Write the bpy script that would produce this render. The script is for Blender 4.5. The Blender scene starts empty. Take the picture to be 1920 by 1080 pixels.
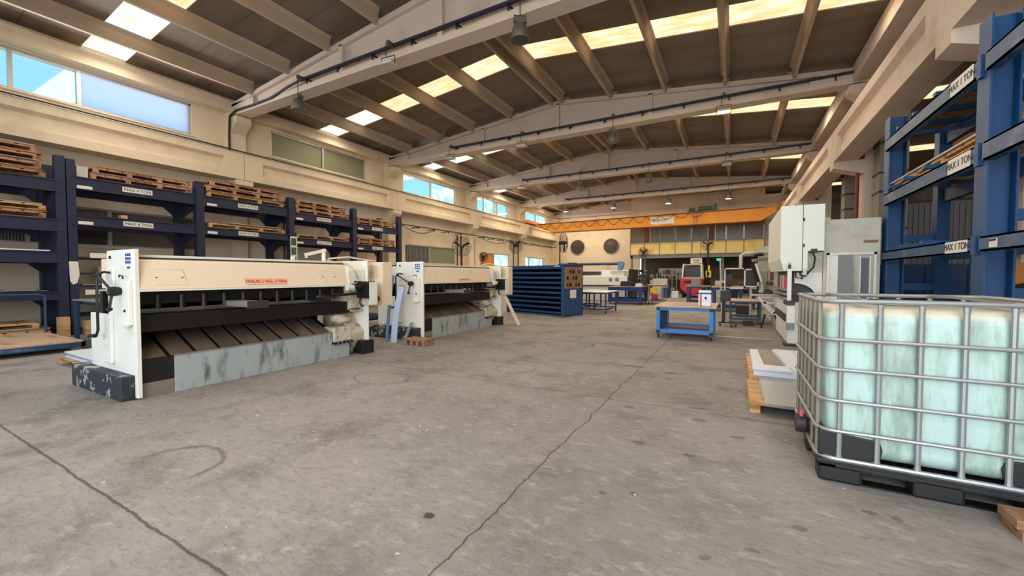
import bpy, math, random
from mathutils import Vector, Matrix
random.seed(7)
S = bpy.context.scene
C = S.collection
PI = math.pi

# ---------------------------------------------------------------- camera, world, lights, exposure
cam_d = bpy.data.cameras.new('camera')
cam_d.sensor_width = 36.0
cam_d.lens = 756.0 / 1920.0 * 36.0
cam_d.clip_end = 300
cam = bpy.data.objects.new('camera', cam_d)
C.objects.link(cam)
cam.location = (0, 0, 1.4)
cam.rotation_euler = (math.radians(90 - 1.818), 0, math.atan(415 / 756 * math.cos(math.radians(1.818))))
S.camera = cam

w = bpy.data.worlds.new('sky')
S.world = w
w.use_nodes = True
nt = w.node_tree
nt.nodes.clear()
o_ = nt.nodes.new('ShaderNodeOutputWorld')
b_ = nt.nodes.new('ShaderNodeBackground')
tc = nt.nodes.new('ShaderNodeTexCoord')
sx = nt.nodes.new('ShaderNodeSeparateXYZ')
rp = nt.nodes.new('ShaderNodeValToRGB')
rp.color_ramp.elements[0].position = 0.0
rp.color_ramp.elements[0].color = (0.78, 0.88, 0.95, 1)
rp.color_ramp.elements[1].position = 0.6
rp.color_ramp.elements[1].color = (0.14, 0.42, 0.80, 1)
e_ = rp.color_ramp.elements.new(0.16)
e_.color = (0.34, 0.72, 0.90, 1)
nt.links.new(tc.outputs['Generated'], sx.inputs[0])
nt.links.new(sx.outputs['Z'], rp.inputs[0])
nt.links.new(rp.outputs[0], b_.inputs['Color'])
b_.inputs['Strength'].default_value = 1.15
nt.links.new(b_.outputs[0], o_.inputs[0])


def area(name, loc, rot, sx_, sy_, power, col, portal=False):
    d = bpy.data.lights.new(name, 'AREA')
    d.shape = 'RECTANGLE'
    d.size, d.size_y, d.energy, d.color = sx_, sy_, power, col
    o = bpy.data.objects.new(name, d)
    C.objects.link(o)
    o.location, o.rotation_euler = loc, rot
    return o


# daylight that comes through the wide loading door behind the photographer
area('loading_door_daylight', (0.6, -4.6, 2.8), (math.radians(74), 0, math.radians(8)), 8.5, 4.6, 720, (0.97, 0.985, 1.0))
area('annex_door_daylight', (9.0, -6.2, 2.8), (math.radians(84), 0, math.radians(12)), 6, 4.6, 45, (1.0, 0.98, 0.97))
# daylight that falls in through the roof skylights; the neutral first pair is an unseen, added foreground fill
for y_, p_, c_ in ((-2.9, 170, (0.98, 0.98, 1.0)), (4.55, 150, (1.0, 0.87, 0.72)), (11.7, 150, (1.0, 0.83, 0.64)), (18.3, 230, (1.0, 0.84, 0.64)), (25.85, 330, (1.0, 0.84, 0.62))):
    for x_ in (-10.7, -1.6):
        area('skylight_and_fill_light', (x_, y_, 7.25), (0, 0, 0), 8.4, 0.9, p_, c_)
# daylight through the high window bands of the window wall
for y_, l_, p_ in ((4.1, 5.0, 120), (18.5, 4.4, 60), (25.8, 4.0, 60), (32.9, 3.6, 60)):
    area('window_daylight', (-15.05, y_, 6.4), (0, math.radians(-84), 0), 0.9, l_, p_, (0.93, 0.96, 1.0))

area('skylight_and_fill_light', (-11.3, 33.2, 7.2), (0, 0, 0), 6.4, 0.9, 300, (1.0, 0.84, 0.62))  # extra fill lamp, added to brighten the cream far wall

vs = S.view_settings
vs.view_transform = 'Standard'
vs.look = 'None'
vs.gamma = 1.0
vs.exposure = 0.36
vs.use_curve_mapping = False
S.cycles.use_denoising = True
S.cycles.max_bounces = 7
S.cycles.diffuse_bounces = 4
S.cycles.glossy_bounces = 3
S.cycles.transmission_bounces = 5
S.cycles.caustics_reflective = False
S.cycles.caustics_refractive = False
S.cycles.sample_clamp_indirect = 6.0


# ---------------------------------------------------------------- materials
def srgb(r, g, b):
    f = lambda c: (c / 255 / 12.92) if c / 255 <= 0.04045 else ((c / 255 + 0.055) / 1.055) ** 2.4
    return (f(r), f(g), f(b), 1)


MATS = {}


def mat(name, col, rough=0.6, metal=0.0, var=0.12, scale=3.0, bump=0.0, dirt=None, dscale=2.0, stretch=(1, 1, 1), spec=0.5, dlo=0.52, dhi=0.66):
    m = bpy.data.materials.new(name)
    m.use_nodes = True
    t = m.node_tree
    N, L = t.nodes, t.links
    p = N['Principled BSDF']
    p.inputs['Roughness'].default_value = rough
    p.inputs['Metallic'].default_value = metal
    p.inputs['Specular IOR Level'].default_value = spec
    tcn = N.new('ShaderNodeTexCoord')
    mp = N.new('ShaderNodeMapping')
    mp.inputs['Scale'].default_value = stretch
    L.new(tcn.outputs['Object'], mp.inputs[0])
    ns = N.new('ShaderNodeTexNoise')
    ns.inputs['Scale'].default_value = scale
    ns.inputs['Detail'].default_value = 5
    L.new(mp.outputs[0], ns.inputs['Vector'])
    mx = N.new('ShaderNodeMix')
    mx.data_type = 'RGBA'
    mx.inputs[6].default_value = [c * (1 - var) for c in col[:3]] + [1]
    mx.inputs[7].default_value = [min(1, c * (1 + var * 0.6)) for c in col[:3]] + [1]
    L.new(ns.outputs['Fac'], mx.inputs[0])
    out = mx.outputs[2]
    if dirt:
        n2 = N.new('ShaderNodeTexNoise')
        n2.inputs['Scale'].default_value = dscale
        n2.inputs['Detail'].default_value = 8
        n2.inputs['Roughness'].default_value = 0.65
        L.new(mp.outputs[0], n2.inputs['Vector'])
        r2 = N.new('ShaderNodeValToRGB')
        r2.color_ramp.elements[0].position = dlo
        r2.color_ramp.elements[1].position = dhi
        L.new(n2.outputs['Fac'], r2.inputs[0])
        m2 = N.new('ShaderNodeMix')
        m2.data_type = 'RGBA'
        m2.inputs[7].default_value = dirt
        L.new(r2.outputs[0], m2.inputs[0])
        L.new(out, m2.inputs[6])
        out = m2.outputs[2]
    L.new(out, p.inputs['Base Color'])
    if bump:
        bn = N.new('ShaderNodeBump')
        bn.inputs['Strength'].default_value = bump
        bn.inputs['Distance'].default_value = 0.01
        L.new(ns.outputs['Fac'], bn.inputs['Height'])
        L.new(bn.outputs[0], p.inputs['Normal'])
    MATS[name] = m
    return m


def emit(name, c1, c2, strength, scale=1.2, stretch=(1, 1, 1)):
    m = bpy.data.materials.new(name)
    m.use_nodes = True
    t = m.node_tree
    N, L = t.nodes, t.links
    N.clear()
    o = N.new('ShaderNodeOutputMaterial')
    e = N.new('ShaderNodeEmission')
    e.inputs['Strength'].default_value = strength
    tcn = N.new('ShaderNodeTexCoord')
    mp = N.new('ShaderNodeMapping')
    mp.inputs['Scale'].default_value = stretch
    ns = N.new('ShaderNodeTexNoise')
    ns.inputs['Scale'].default_value = scale
    ns.inputs['Detail'].default_value = 5
    L.new(tcn.outputs['Object'], mp.inputs[0])
    L.new(mp.outputs[0], ns.inputs['Vector'])
    r = N.new('ShaderNodeValToRGB')
    r.color_ramp.elements[0].position = 0.42
    r.color_ramp.elements[1].position = 0.6
    r.color_ramp.elements[0].color = c1
    r.color_ramp.elements[1].color = c2
    L.new(ns.outputs['Fac'], r.inputs[0])
    L.new(r.outputs[0], e.inputs['Color'])
    L.new(e.outputs[0], o.inputs[0])
    MATS[name] = m
    return m


cream = mat('cream_concrete_paint', srgb(222, 205, 178), 0.85, var=0.08, scale=0.8, bump=0.15, dirt=srgb(184, 160, 128), dscale=0.55, dlo=0.5, dhi=0.85)
cream_old = mat('cream_beam_paint', srgb(205, 186, 168), 0.85, var=0.1, scale=1.2, bump=0.2, dirt=srgb(150, 128, 104), dscale=0.9, dlo=0.55, dhi=0.9)
purl_m = mat('purlin_paint', srgb(182, 160, 136), 0.85, var=0.14, scale=1.0, bump=0.2)
bareconc = mat('bare_concrete', srgb(140, 134, 122), 0.9, var=0.15, scale=1.5, bump=0.3, dirt=srgb(96, 90, 80), dscale=1.0)
taupe = mat('taupe_wall_paint', srgb(112, 100, 88), 0.85, var=0.12, scale=0.8)
roofm = mat('roof_sheet', srgb(134, 118, 102), 0.75, var=0.12, scale=0.5, stretch=(0.6, 3, 1), dirt=srgb(104, 84, 66), dscale=0.35, dlo=0.45, dhi=0.75)
navy = mat('navy_rack_paint', srgb(30, 36, 62), 0.5, var=0.18, scale=4)
blue = mat('blue_rack_paint', srgb(4, 64, 112), 0.5, var=0.15, scale=3, dirt=srgb(24, 60, 92), dscale=1.6, dlo=0.55, dhi=0.8)
bluegrey = mat('worn_blue_beam_paint', srgb(52, 82, 114), 0.5, var=0.15, scale=4, dirt=srgb(100, 108, 130), dscale=3)
benchblue = mat('bright_blue_steel', srgb(40, 124, 200), 0.42, var=0.08, scale=4)
cabblue = mat('cabinet_blue_steel', srgb(34, 74, 118), 0.45, var=0.12, scale=3)
deepblue = mat('deep_blue_steel', srgb(16, 48, 110), 0.45, var=0.15, scale=3)
tealblue = mat('petrol_blue_steel', srgb(32, 66, 96), 0.5, var=0.15, scale=3)
white = mat('white_machine_paint', srgb(230, 227, 216), 0.45, var=0.03, scale=2, dirt=srgb(196, 188, 168), dscale=1.6, dlo=0.52, dhi=0.85)
ivory = mat('ivory_machine_paint', srgb(232, 211, 183), 0.5, var=0.04, scale=2, dirt=srgb(232, 208, 176), dscale=1.1, dlo=0.5, dhi=0.85)
greyp = mat('light_grey_panel', srgb(196, 192, 180), 0.5, var=0.06, scale=1.2, dirt=srgb(166, 160, 146), dscale=0.9)
greenwhite = mat('pale_housing_paint', srgb(230, 234, 222), 0.45, var=0.03, scale=1.5)
midgrey = mat('mid_grey_steel', srgb(132, 132, 128), 0.5, metal=0.2, var=0.12, scale=3)
darkgrey = mat('dark_grey_steel', srgb(58, 56, 54), 0.55, metal=0.2, var=0.25, scale=4)
black = mat('black_steel', srgb(22, 21, 22), 0.5, var=0.3, scale=4)
soot = mat('greasy_black_steel', srgb(30, 27, 26), 0.45, metal=0.3, var=0.4, scale=5)
slopem = mat('brown_worn_slide_plate', srgb(104, 90, 78), 0.45, metal=0.15, var=0.3, scale=4, stretch=(0.4, 1.5, 0.4), dirt=srgb(132, 106, 92), dscale=1.5)
apron = mat('grey_painted_apron', srgb(160, 166, 164), 0.5, var=0.08, scale=2, dirt=srgb(78, 80, 72), dscale=2.2, stretch=(1, 3.2, 0.9), dlo=0.52, dhi=0.72)
chipped = mat('chipped_black_block', srgb(44, 46, 50), 0.6, var=0.3, scale=6, dirt=srgb(170, 168, 162), dscale=5.0, dlo=0.56, dhi=0.60)
greasy = mat('greasy_cream_casting', srgb(204, 192, 168), 0.5, var=0.2, scale=4, dirt=srgb(120, 104, 84), dscale=3.5)
galv = mat('galvanised_steel', srgb(156, 156, 154), 0.42, metal=0.55, var=0.12, scale=9)
galvdark = mat('stained_galvanised_steel', srgb(150, 142, 126), 0.45, metal=0.5, var=0.15, scale=9)
stain = mat('brushed_steel_sheet', srgb(172, 174, 172), 0.34, metal=0.85, var=0.08, scale=2, stretch=(0.4, 6, 1))
film = mat('blue_film_strip', srgb(186, 206, 238), 0.3, metal=0.1, var=0.08, scale=3)
whitesheet = mat('white_coated_sheet', srgb(228, 232, 240), 0.35, var=0.03, scale=2)
wood = mat('pallet_pine', srgb(206, 160, 108), 0.75, var=0.2, scale=6, stretch=(1, 1, 5), dirt=srgb(150, 104, 64), dscale=3)
woodred = mat('aged_pallet_wood', srgb(190, 138, 100), 0.8, var=0.25, scale=5, dirt=srgb(120, 78, 52), dscale=3)
wooddark = mat('old_block_wood', srgb(150, 112, 82), 0.85, var=0.25, scale=8, stretch=(3, 1, 3), dirt=srgb(100, 68, 46), dscale=5)
ply = mat('worn_plywood', srgb(196, 166, 136), 0.65, var=0.12, scale=3, stretch=(0.5, 3, 1), dirt=srgb(160, 122, 96), dscale=2)
steeltop = mat('worn_table_top', srgb(152, 138, 122), 0.55, metal=0.2, var=0.15, scale=2, dirt=srgb(118, 100, 84), dscale=1.5)
rubber = mat('black_rubber', srgb(20, 20, 20), 0.7, var=0.1)
chrome = mat('bright_metal', srgb(206, 206, 206), 0.25, metal=0.9, var=0.05)
red = mat('forklift_red', srgb(196, 24, 28), 0.35, var=0.06)
orange = mat('crane_orange', srgb(232, 150, 34), 0.5, var=0.1, scale=1.2, dirt=srgb(196, 102, 10), dscale=0.8, dlo=0.5, dhi=0.8)
orangeboard = mat('orange_board', srgb(206, 132, 62), 0.7, var=0.1)
yellow = mat('signal_yellow', srgb(232, 208, 30), 0.5, var=0.05)
yellowpanel = mat('yellow_cladding_panel', srgb(250, 222, 142), 0.6, var=0.06, scale=1.5, dirt=srgb(232, 200, 118), dscale=1)
green = mat('hoist_green', srgb(58, 92, 62), 0.6, var=0.2)
signgreen = mat('exit_sign_green', srgb(70, 190, 160), 0.5, var=0.05)
labelm = mat('paper_label', srgb(226, 220, 208), 0.7, var=0.05)
ink = mat('black_ink', srgb(22, 20, 20), 0.7, var=0.05)
redink = mat('red_ink', srgb(176, 48, 30), 0.6, var=0.05)
pinklabel = mat('pink_plate', srgb(240, 178, 148), 0.6, var=0.04)
bluelabel = mat('blue_ink', srgb(30, 56, 140), 0.6, var=0.05)
skyblue = mat('equipment_pale_blue', srgb(104, 134, 178), 0.5, var=0.05)
lampgrey = mat('lamp_housing_grey', srgb(88, 86, 74), 0.5, metal=0.3, var=0.15, scale=6)
lampglass = mat('lamp_reflector', srgb(70, 72, 66), 0.25, metal=0.4, var=0.1)
cable = mat('cable_black', srgb(28, 28, 34), 0.6, var=0.1)
traym = mat('cable_tray_paint', srgb(44, 48, 68), 0.5, metal=0.2, var=0.15)
alu = mat('aluminium_window_frame', srgb(190, 190, 188), 0.4, metal=0.5, var=0.05)
corrug = mat('corrugated_grey_cladding', srgb(120, 118, 116), 0.55, metal=0.2, var=0.08)
duct = mat('wrapped_duct_grey', srgb(138, 130, 114), 0.8, var=0.12, scale=1.5)
pipe_red = mat('dark_red_pipe', srgb(110, 30, 26), 0.5, var=0.1)
stripe_y = mat('hazard_yellow', srgb(222, 182, 40), 0.55, var=0.05)
sheetolive = mat('olive_backed_pane', srgb(132, 132, 104), 0.5, var=0.08, scale=1)
cardboard = mat('grey_brown_card', srgb(150, 122, 96), 0.8, var=0.1)
tank = bpy.data.materials.new('translucent_tank_plastic')
tank.use_nodes = True
_t = tank.node_tree
_p = _t.nodes['Principled BSDF']
_p.inputs['Roughness'].default_value = 0.38
_p.inputs['Subsurface Weight'].default_value = 0.1
_p.inputs['Subsurface Radius'].default_value = (0.05, 0.06, 0.06)
_n1 = _t.nodes.new('ShaderNodeTexNoise')
_n1.inputs['Scale'].default_value = 3.0
_n1.inputs['Detail'].default_value = 9
_n1.inputs['Roughness'].default_value = 0.7
_tc = _t.nodes.new('ShaderNodeTexCoord')
_mp = _t.nodes.new('ShaderNodeMapping')
_mp.inputs['Scale'].default_value = (2.2, 2.2, 0.5)
_t.links.new(_tc.outputs['Object'], _mp.inputs[0])
_t.links.new(_mp.outputs[0], _n1.inputs['Vector'])
_r = _t.nodes.new('ShaderNodeValToRGB')
_r.color_ramp.elements[0].position = 0.38
_r.color_ramp.elements[0].color = srgb(136, 154, 140)
_r.color_ramp.elements[1].position = 0.55
_r.color_ramp.elements[1].color = srgb(172, 196, 186)
_t.links.new(_n1.outputs['Fac'], _r.inputs[0])
_sx = _t.nodes.new('ShaderNodeSeparateXYZ')
_t.links.new(_tc.outputs['Object'], _sx.inputs[0])
# the liquid ends below the brim: the empty shoulder of the tank is cream white plastic
_mr = _t.nodes.new('ShaderNodeMapRange')
_mr.inputs[1].default_value = 1.115
_mr.inputs[2].default_value = 1.145
_t.links.new(_sx.outputs['Z'], _mr.inputs[0])
_mm = _t.nodes.new('ShaderNodeMix')
_mm.data_type = 'RGBA'
_mm.inputs[7].default_value = srgb(206, 200, 180)
_t.links.new(_mr.outputs[0], _mm.inputs[0])
_t.links.new(_r.outputs[0], _mm.inputs[6])
_t.links.new(_mm.outputs[2], _p.inputs['Base Color'])

glass = bpy.data.materials.new('window_glass')
glass.use_nodes = True
_g = glass.node_tree
_g.nodes.clear()
_o = _g.nodes.new('ShaderNodeOutputMaterial')
_m = _g.nodes.new('ShaderNodeMixShader')
_tr = _g.nodes.new('ShaderNodeBsdfTransparent')
_tr.inputs[0].default_value = (0.93, 0.97, 0.98, 1)
_gl = _g.nodes.new('ShaderNodeBsdfGlossy')
_gl.inputs['Roughness'].default_value = 0.03
_m.inputs[0].default_value = 0.05
_g.links.new(_tr.outputs[0], _m.inputs[1])
_g.links.new(_gl.outputs[0], _m.inputs[2])
_g.links.new(_m.outputs[0], _o.inputs[0])

dusty = bpy.data.materials.new('dusty_window_glass')
dusty.use_nodes = True
_g = dusty.node_tree
_g.nodes.clear()
_o = _g.nodes.new('ShaderNodeOutputMaterial')
_m = _g.nodes.new('ShaderNodeMixShader')
_m.inputs[0].default_value = 0.55
_tr = _g.nodes.new('ShaderNodeBsdfTransparent')
_tr.inputs[0].default_value = (0.95, 0.93, 1.0, 1)
_tl = _g.nodes.new('ShaderNodeBsdfTranslucent')
_tl.inputs[0].default_value = (0.92, 0.9, 1.0, 1)
_g.links.new(_tr.outputs[0], _m.inputs[1])
_g.links.new(_tl.outputs[0], _m.inputs[2])
_g.links.new(_m.outputs[0], _o.inputs[0])

darkglass = mat('dark_interior_glass', srgb(70, 66, 62), 0.08, var=0.1, scale=1.0, spec=0.8)
officeglass = mat('office_glass', srgb(136, 130, 112), 0.12, var=0.35, scale=1.3, spec=0.8)
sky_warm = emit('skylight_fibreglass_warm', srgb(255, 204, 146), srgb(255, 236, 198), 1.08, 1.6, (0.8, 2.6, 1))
sky_overexposed = emit('skylight_fibreglass_overexposed', srgb(255, 236, 190), srgb(255, 252, 236), 1.3, 2.4, (1.0, 2.0, 1))  # overexposure put into the colour: paler, stronger glow than the warm sheets
daywin = emit('daylit_pane', srgb(150, 216, 235), srgb(240, 250, 246), 1.1, 1.6)
lit_lamp = emit('lit_lamp_lens', srgb(255, 250, 235), srgb(255, 250, 235), 3.0)
exit_lit = emit('lit_exit_sign', srgb(90, 225, 190), srgb(120, 240, 205), 0.8)
# ---------------------------------------------------------------- geometry helpers
OFF = {}


def off(o):
    return OFF.get(o.name, Vector((0, 0, 0))) if o else Vector((0, 0, 0))


class MB:
    def __init__(s):
        s.v, s.f, s.sm = [], [], []

    def add(s, vs, fs, smooth=False):
        n = len(s.v)
        s.v += [tuple(v) for v in vs]
        s.f += [tuple(i + n for i in f) for f in fs]
        s.sm += [smooth] * len(fs)
        return s

    def box(s, x0, x1, y0, y1, z0, z1):
        v = [(x, y, z) for z in (z0, z1) for y in (y0, y1) for x in (x0, x1)]
        return s.add(v, [(0, 2, 3, 1), (4, 5, 7, 6), (0, 1, 5, 4), (1, 3, 7, 5), (3, 2, 6, 7), (2, 0, 4, 6)])

    def prism(s, poly, ax, a, b):
        n = len(poly)
        mk = {'x': lambda p, t: (t, p[0], p[1]), 'y': lambda p, t: (p[0], t, p[1]), 'z': lambda p, t: (p[0], p[1], t)}[ax]
        v = [mk(p, a) for p in poly] + [mk(p, b) for p in poly]
        f = [tuple(range(n)), tuple(range(2 * n - 1, n - 1, -1))]
        f += [(i, i + n, (i + 1) % n + n, (i + 1) % n) for i in range(n)]
        return s.add(v, f)

    def slab(s, pts, t):
        """a quad or polygon given in space, thickened by t along its normal"""
        P = [Vector(p) for p in pts]
        nrm = (P[1] - P[0]).cross(P[2] - P[0]).normalized() * t
        n = len(P)
        v = P + [p - nrm for p in P]
        f = [tuple(range(n)), tuple(range(2 * n - 1, n - 1, -1))] + [(i, i + n, (i + 1) % n + n, (i + 1) % n) for i in range(n)]
        return s.add(v, f)

    def tube(s, pts, r, n=8, closed=False, caps=True):
        P = [Vector(p) for p in pts]
        m = len(P)
        rings = []
        up = None
        for i in range(m):
            if closed:
                d = P[(i + 1) % m] - P[i - 1]
            else:
                d = P[min(i + 1, m - 1)] - P[max(i - 1, 0)]
            d.normalize()
            if up is None:
                a = Vector((0, 0, 1)) if abs(d.z) < 0.9 else Vector((1, 0, 0))
                up = (a - d * a.dot(d)).normalized()
            else:
                up = (up - d * up.dot(d))
                if up.length < 1e-5:
                    up = d.orthogonal()
                up.normalize()
            sd = d.cross(up)
            rr = r[i] if isinstance(r, (list, tuple)) else r
            rings.append([P[i] + (up * math.cos(2 * PI * k / n) + sd * math.sin(2 * PI * k / n)) * rr for k in range(n)])
        v = [p for rg in rings for p in rg]
        f = []
        for i in range(m if closed else m - 1):
            j = (i + 1) % m
            for k in range(n):
                l = (k + 1) % n
                f.append((i * n + k, i * n + l, j * n + l, j * n + k))
        if caps and not closed:
            f.append(tuple(range(n - 1, -1, -1)))
            f.append(tuple((m - 1) * n + k for k in range(n)))
        return s.add(v, f, True)

    def cyl(s, a, b, r, n=16):
        return s.tube([a, b], r, n)

    def bar(s, a, b, w, h):
        """a straight rectangular bar, w sideways and h upwards"""
        a, b = Vector(a), Vector(b)
        d = (b - a).normalized()
        up = Vector((0, 0, 1)) if abs(d.z) < 0.95 else Vector((0, 1, 0))
        sd = d.cross(up).normalized() * w / 2
        up = sd.cross(d).normalized() * h / 2
        v = []
        for p in (a, b):
            v += [p - sd - up, p + sd - up, p + sd + up, p - sd + up]
        return s.add(v, [(0, 1, 2, 3), (7, 6, 5, 4), (0, 4, 5, 1), (1, 5, 6, 2), (2, 6, 7, 3), (3, 7, 4, 0)])

    def lathe(s, prof, c=(0, 0, 0), n=20, ax='z'):
        v, f = [], []
        c = Vector(c)
        for r, z in prof:
            for k in range(n):
                a = 2 * PI * k / n
                u, w_ = r * math.cos(a), r * math.sin(a)
                p = {'z': (u, w_, z), 'x': (z, u, w_), 'y': (u, z, w_)}[ax]
                v.append(c + Vector(p))
        m = len(prof)
        for i in range(m - 1):
            for k in range(n):
                l = (k + 1) % n
                f.append((i * n + k, i * n + l, (i + 1) * n + l, (i + 1) * n + k))
        f.append(tuple(range(n - 1, -1, -1)))
        f.append(tuple((m - 1) * n + k for k in range(n)))
        return s.add(v, f, True)

    def build(s, name, m, parent=None, bevel=0.0):
        o_v = off(parent)
        me = bpy.data.meshes.new(name)
        me.from_pydata([tuple(Vector(p) - o_v) for p in s.v], [], s.f)
        me.polygons.foreach_set('use_smooth', s.sm)
        me.materials.append(m)
        me.update()
        o = bpy.data.objects.new(name, me)
        C.objects.link(o)
        if any(s.sm):
            try:
                me.set_sharp_from_angle(angle=math.radians(40))
            except Exception:
                pass
        if parent:
            o.parent = parent
        OFF[o.name] = o_v
        if bevel:
            b = o.modifiers.new('bevel', 'BEVEL')
            b.width = bevel
            b.segments = 2
            b.limit_method = 'ANGLE'
            b.angle_limit = math.radians(40)
        return o


def B(x0, x1, y0, y1, z0, z1):
    return MB().box(x0, x1, y0, y1, z0, z1)


def tag(o, label, cat, group=None, kind=None):
    o['label'] = label
    o['category'] = cat
    if group:
        o['group'] = group
    if kind:
        o['kind'] = kind
    return o


def thing(name, label, cat, loc=(0, 0, 0), group=None):
    o = bpy.data.objects.new(name, None)
    C.objects.link(o)
    o.location = loc
    o.empty_display_size = 0.1
    OFF[o.name] = Vector(loc)
    return tag(o, label, cat, group)


def struct(o):
    o['kind'] = 'structure'
    return o


def copy_tree(o, parent=None):
    c = o.copy()
    C.objects.link(c)
    c.parent = parent
    for ch in list(o.children):
        copy_tree(ch, c)
    return c


def moved(o, loc, rz=0.0):
    o.location = loc
    o.rotation_euler = (0, 0, rz)
    return o


def text(s, name, m, parent, loc, size, right, up, ext=0.002, align='CENTER'):
    """flat lettering: loc is its middle, right and up its two directions"""
    cu = bpy.data.curves.new(name, 'FONT')
    cu.body = s
    cu.size = size
    cu.align_x = align
    cu.align_y = 'CENTER'
    cu.extrude = ext
    tmp = bpy.data.objects.new('tmp', cu)
    C.objects.link(tmp)
    bpy.context.view_layer.update()
    dg = bpy.context.evaluated_depsgraph_get()
    me = bpy.data.meshes.new_from_object(tmp.evaluated_get(dg))
    C.objects.unlink(tmp)
    bpy.data.objects.remove(tmp)
    R, U = Vector(right).normalized(), Vector(up).normalized()
    Nn = R.cross(U)
    o_v = off(parent)
    for v in me.vertices:
        p = Vector(loc) + R * v.co.x + U * v.co.y + Nn * v.co.z
        v.co = p - o_v
    me.materials.clear()
    me.materials.append(m)
    me.name = name
    o = bpy.data.objects.new(name, me)
    C.objects.link(o)
    if parent:
        o.parent = parent
    OFF[o.name] = o_v
    return o


# ---------------------------------------------------------------- floor
fm = bpy.data.materials.new('trowelled_concrete_floor')
fm.use_nodes = True
T = fm.node_tree
N, L = T.nodes, T.links
PB = N['Principled BSDF']
geo = N.new('ShaderNodeNewGeometry')
POS = geo.outputs['Position']


def noise(scale, detail=6, rough=0.6, vec=POS, stretch=None, dist=0.0):
    n = N.new('ShaderNodeTexNoise')
    n.inputs['Scale'].default_value = scale
    n.inputs['Detail'].default_value = detail
    n.inputs['Roughness'].default_value = rough
    n.inputs['Distortion'].default_value = dist
    if stretch:
        mp_ = N.new('ShaderNodeMapping')
        mp_.inputs['Rotation'].default_value = stretch[3]
        mp_.inputs['Scale'].default_value = stretch[:3]
        L.new(vec, mp_.inputs[0])
        vec = mp_.outputs[0]
    L.new(vec, n.inputs['Vector'])
    return n.outputs['Fac']


def mth(op, a, b=None, clamp=False):
    n = N.new('ShaderNodeMath')
    n.operation = op
    n.use_clamp = clamp
    for i, v in enumerate((a, b)):
        if v is None:
            continue
        if isinstance(v, (int, float)):
            n.inputs[i].default_value = v
        else:
            L.new(v, n.inputs[i])
    return n.outputs[0]


def sstep(v, lo, hi):
    n = N.new('ShaderNodeMapRange')
    n.interpolation_type = 'SMOOTHSTEP'
    L.new(v, n.inputs[0])
    n.inputs[1].default_value = lo
    n.inputs[2].default_value = hi
    return n.outputs[0]


def mixc(fac, a, b):
    n = N.new('ShaderNodeMix')
    n.data_type = 'RGBA'
    for i, v in ((0, fac), (6, a), (7, b)):
        if isinstance(v, (tuple, float, int)):
            n.inputs[i].default_value = v
        else:
            L.new(v, n.inputs[i])
    return n.outputs[2]


n_big = noise(0.22, 4)
n_mid = noise(1.4, 8, 0.7)
n_fine = noise(11, 9, 0.8, stretch=(1.0, 2.8, 1, (0, 0, 0.5)), dist=0.6)
n_grain = noise(70, 4, 0.8)
c0 = mixc(sstep(n_big, 0.35, 0.65), srgb(126, 120, 115), srgb(150, 143, 137))
c1 = mixc(mth('MULTIPLY', sstep(n_mid, 0.45, 0.7), 0.8), c0, srgb(98, 91, 85))
c2 = mixc(mth('MULTIPLY', sstep(n_fine, 0.48, 0.66), 0.62), c1, srgb(96, 88, 81))
n_lt = noise(5.5, 7, 0.75, stretch=(1.0, 1.8, 1, (0, 0, -0.4)))
c2 = mixc(mth('MULTIPLY', sstep(n_lt, 0.52, 0.68), 0.5), c2, srgb(180, 172, 163))
c3 = mixc(mth('MULTIPLY', sstep(n_grain, 0.35, 0.6), 0.16), c2, srgb(176, 168, 158))
n_pink = noise(0.9, 3)
c3 = mixc(mth('MULTIPLY', sstep(n_pink, 0.6, 0.75), 0.28), c3, srgb(156, 132, 138))
SX = N.new('ShaderNodeSeparateXYZ')
L.new(POS, SX.inputs[0])
X_, Y_ = SX.outputs['X'], SX.outputs['Y']
wob = mth('MULTIPLY', mth('SUBTRACT', noise(2.2, 4), 0.5), 0.14)
wob2 = mth('MULTIPLY', mth('SUBTRACT', noise(9, 3), 0.5), 0.03)
WX, WY = mth('ADD', mth('ADD', X_, wob), wob2), mth('ADD', mth('ADD', Y_, mth('MULTIPLY', wob, 0.25)), wob2)


def line(coord, at, wdt):
    d = mth('ABSOLUTE', mth('SUBTRACT', coord, at))
    return mth('SUBTRACT', 1.0, sstep(d, wdt * 0.3, wdt))


joints = line(WY, 0.965, 0.013)
for j_ in (line(WX, -1.22, 0.010), line(WY, 4.5, 0.010), line(WY, 8.1, 0.007), line(WY, 12.4, 0.012), line(WY, -2.6, 0.01), line(WX, -8.2, 0.008)):
    joints = mth('MAXIMUM', joints, j_)
c4 = mixc(mth('MULTIPLY', joints, 0.72), c3, srgb(62, 54, 48))
DX_, DY_ = mth('ADD', X_, mth('MULTIPLY', wob, 0.8)), mth('ADD', Y_, mth('MULTIPLY', mth('SUBTRACT', noise(3.1, 4), 0.5), 0.16))


def blot(x, y, rx, ry, ring=False, wdt=0.08):
    a = mth('DIVIDE', mth('SUBTRACT', DX_, x), rx)
    b = mth('DIVIDE', mth('SUBTRACT', DY_, y), ry)
    d = mth('SQRT', mth('ADD', mth('MULTIPLY', a, a), mth('MULTIPLY', b, b)))
    if ring:
        return mth('SUBTRACT', 1.0, sstep(mth('ABSOLUTE', mth('SUBTRACT', d, 1.0)), 0.0, wdt))
    return mth('SUBTRACT', 1.0, sstep(d, 0.75, 1.05))


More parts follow.
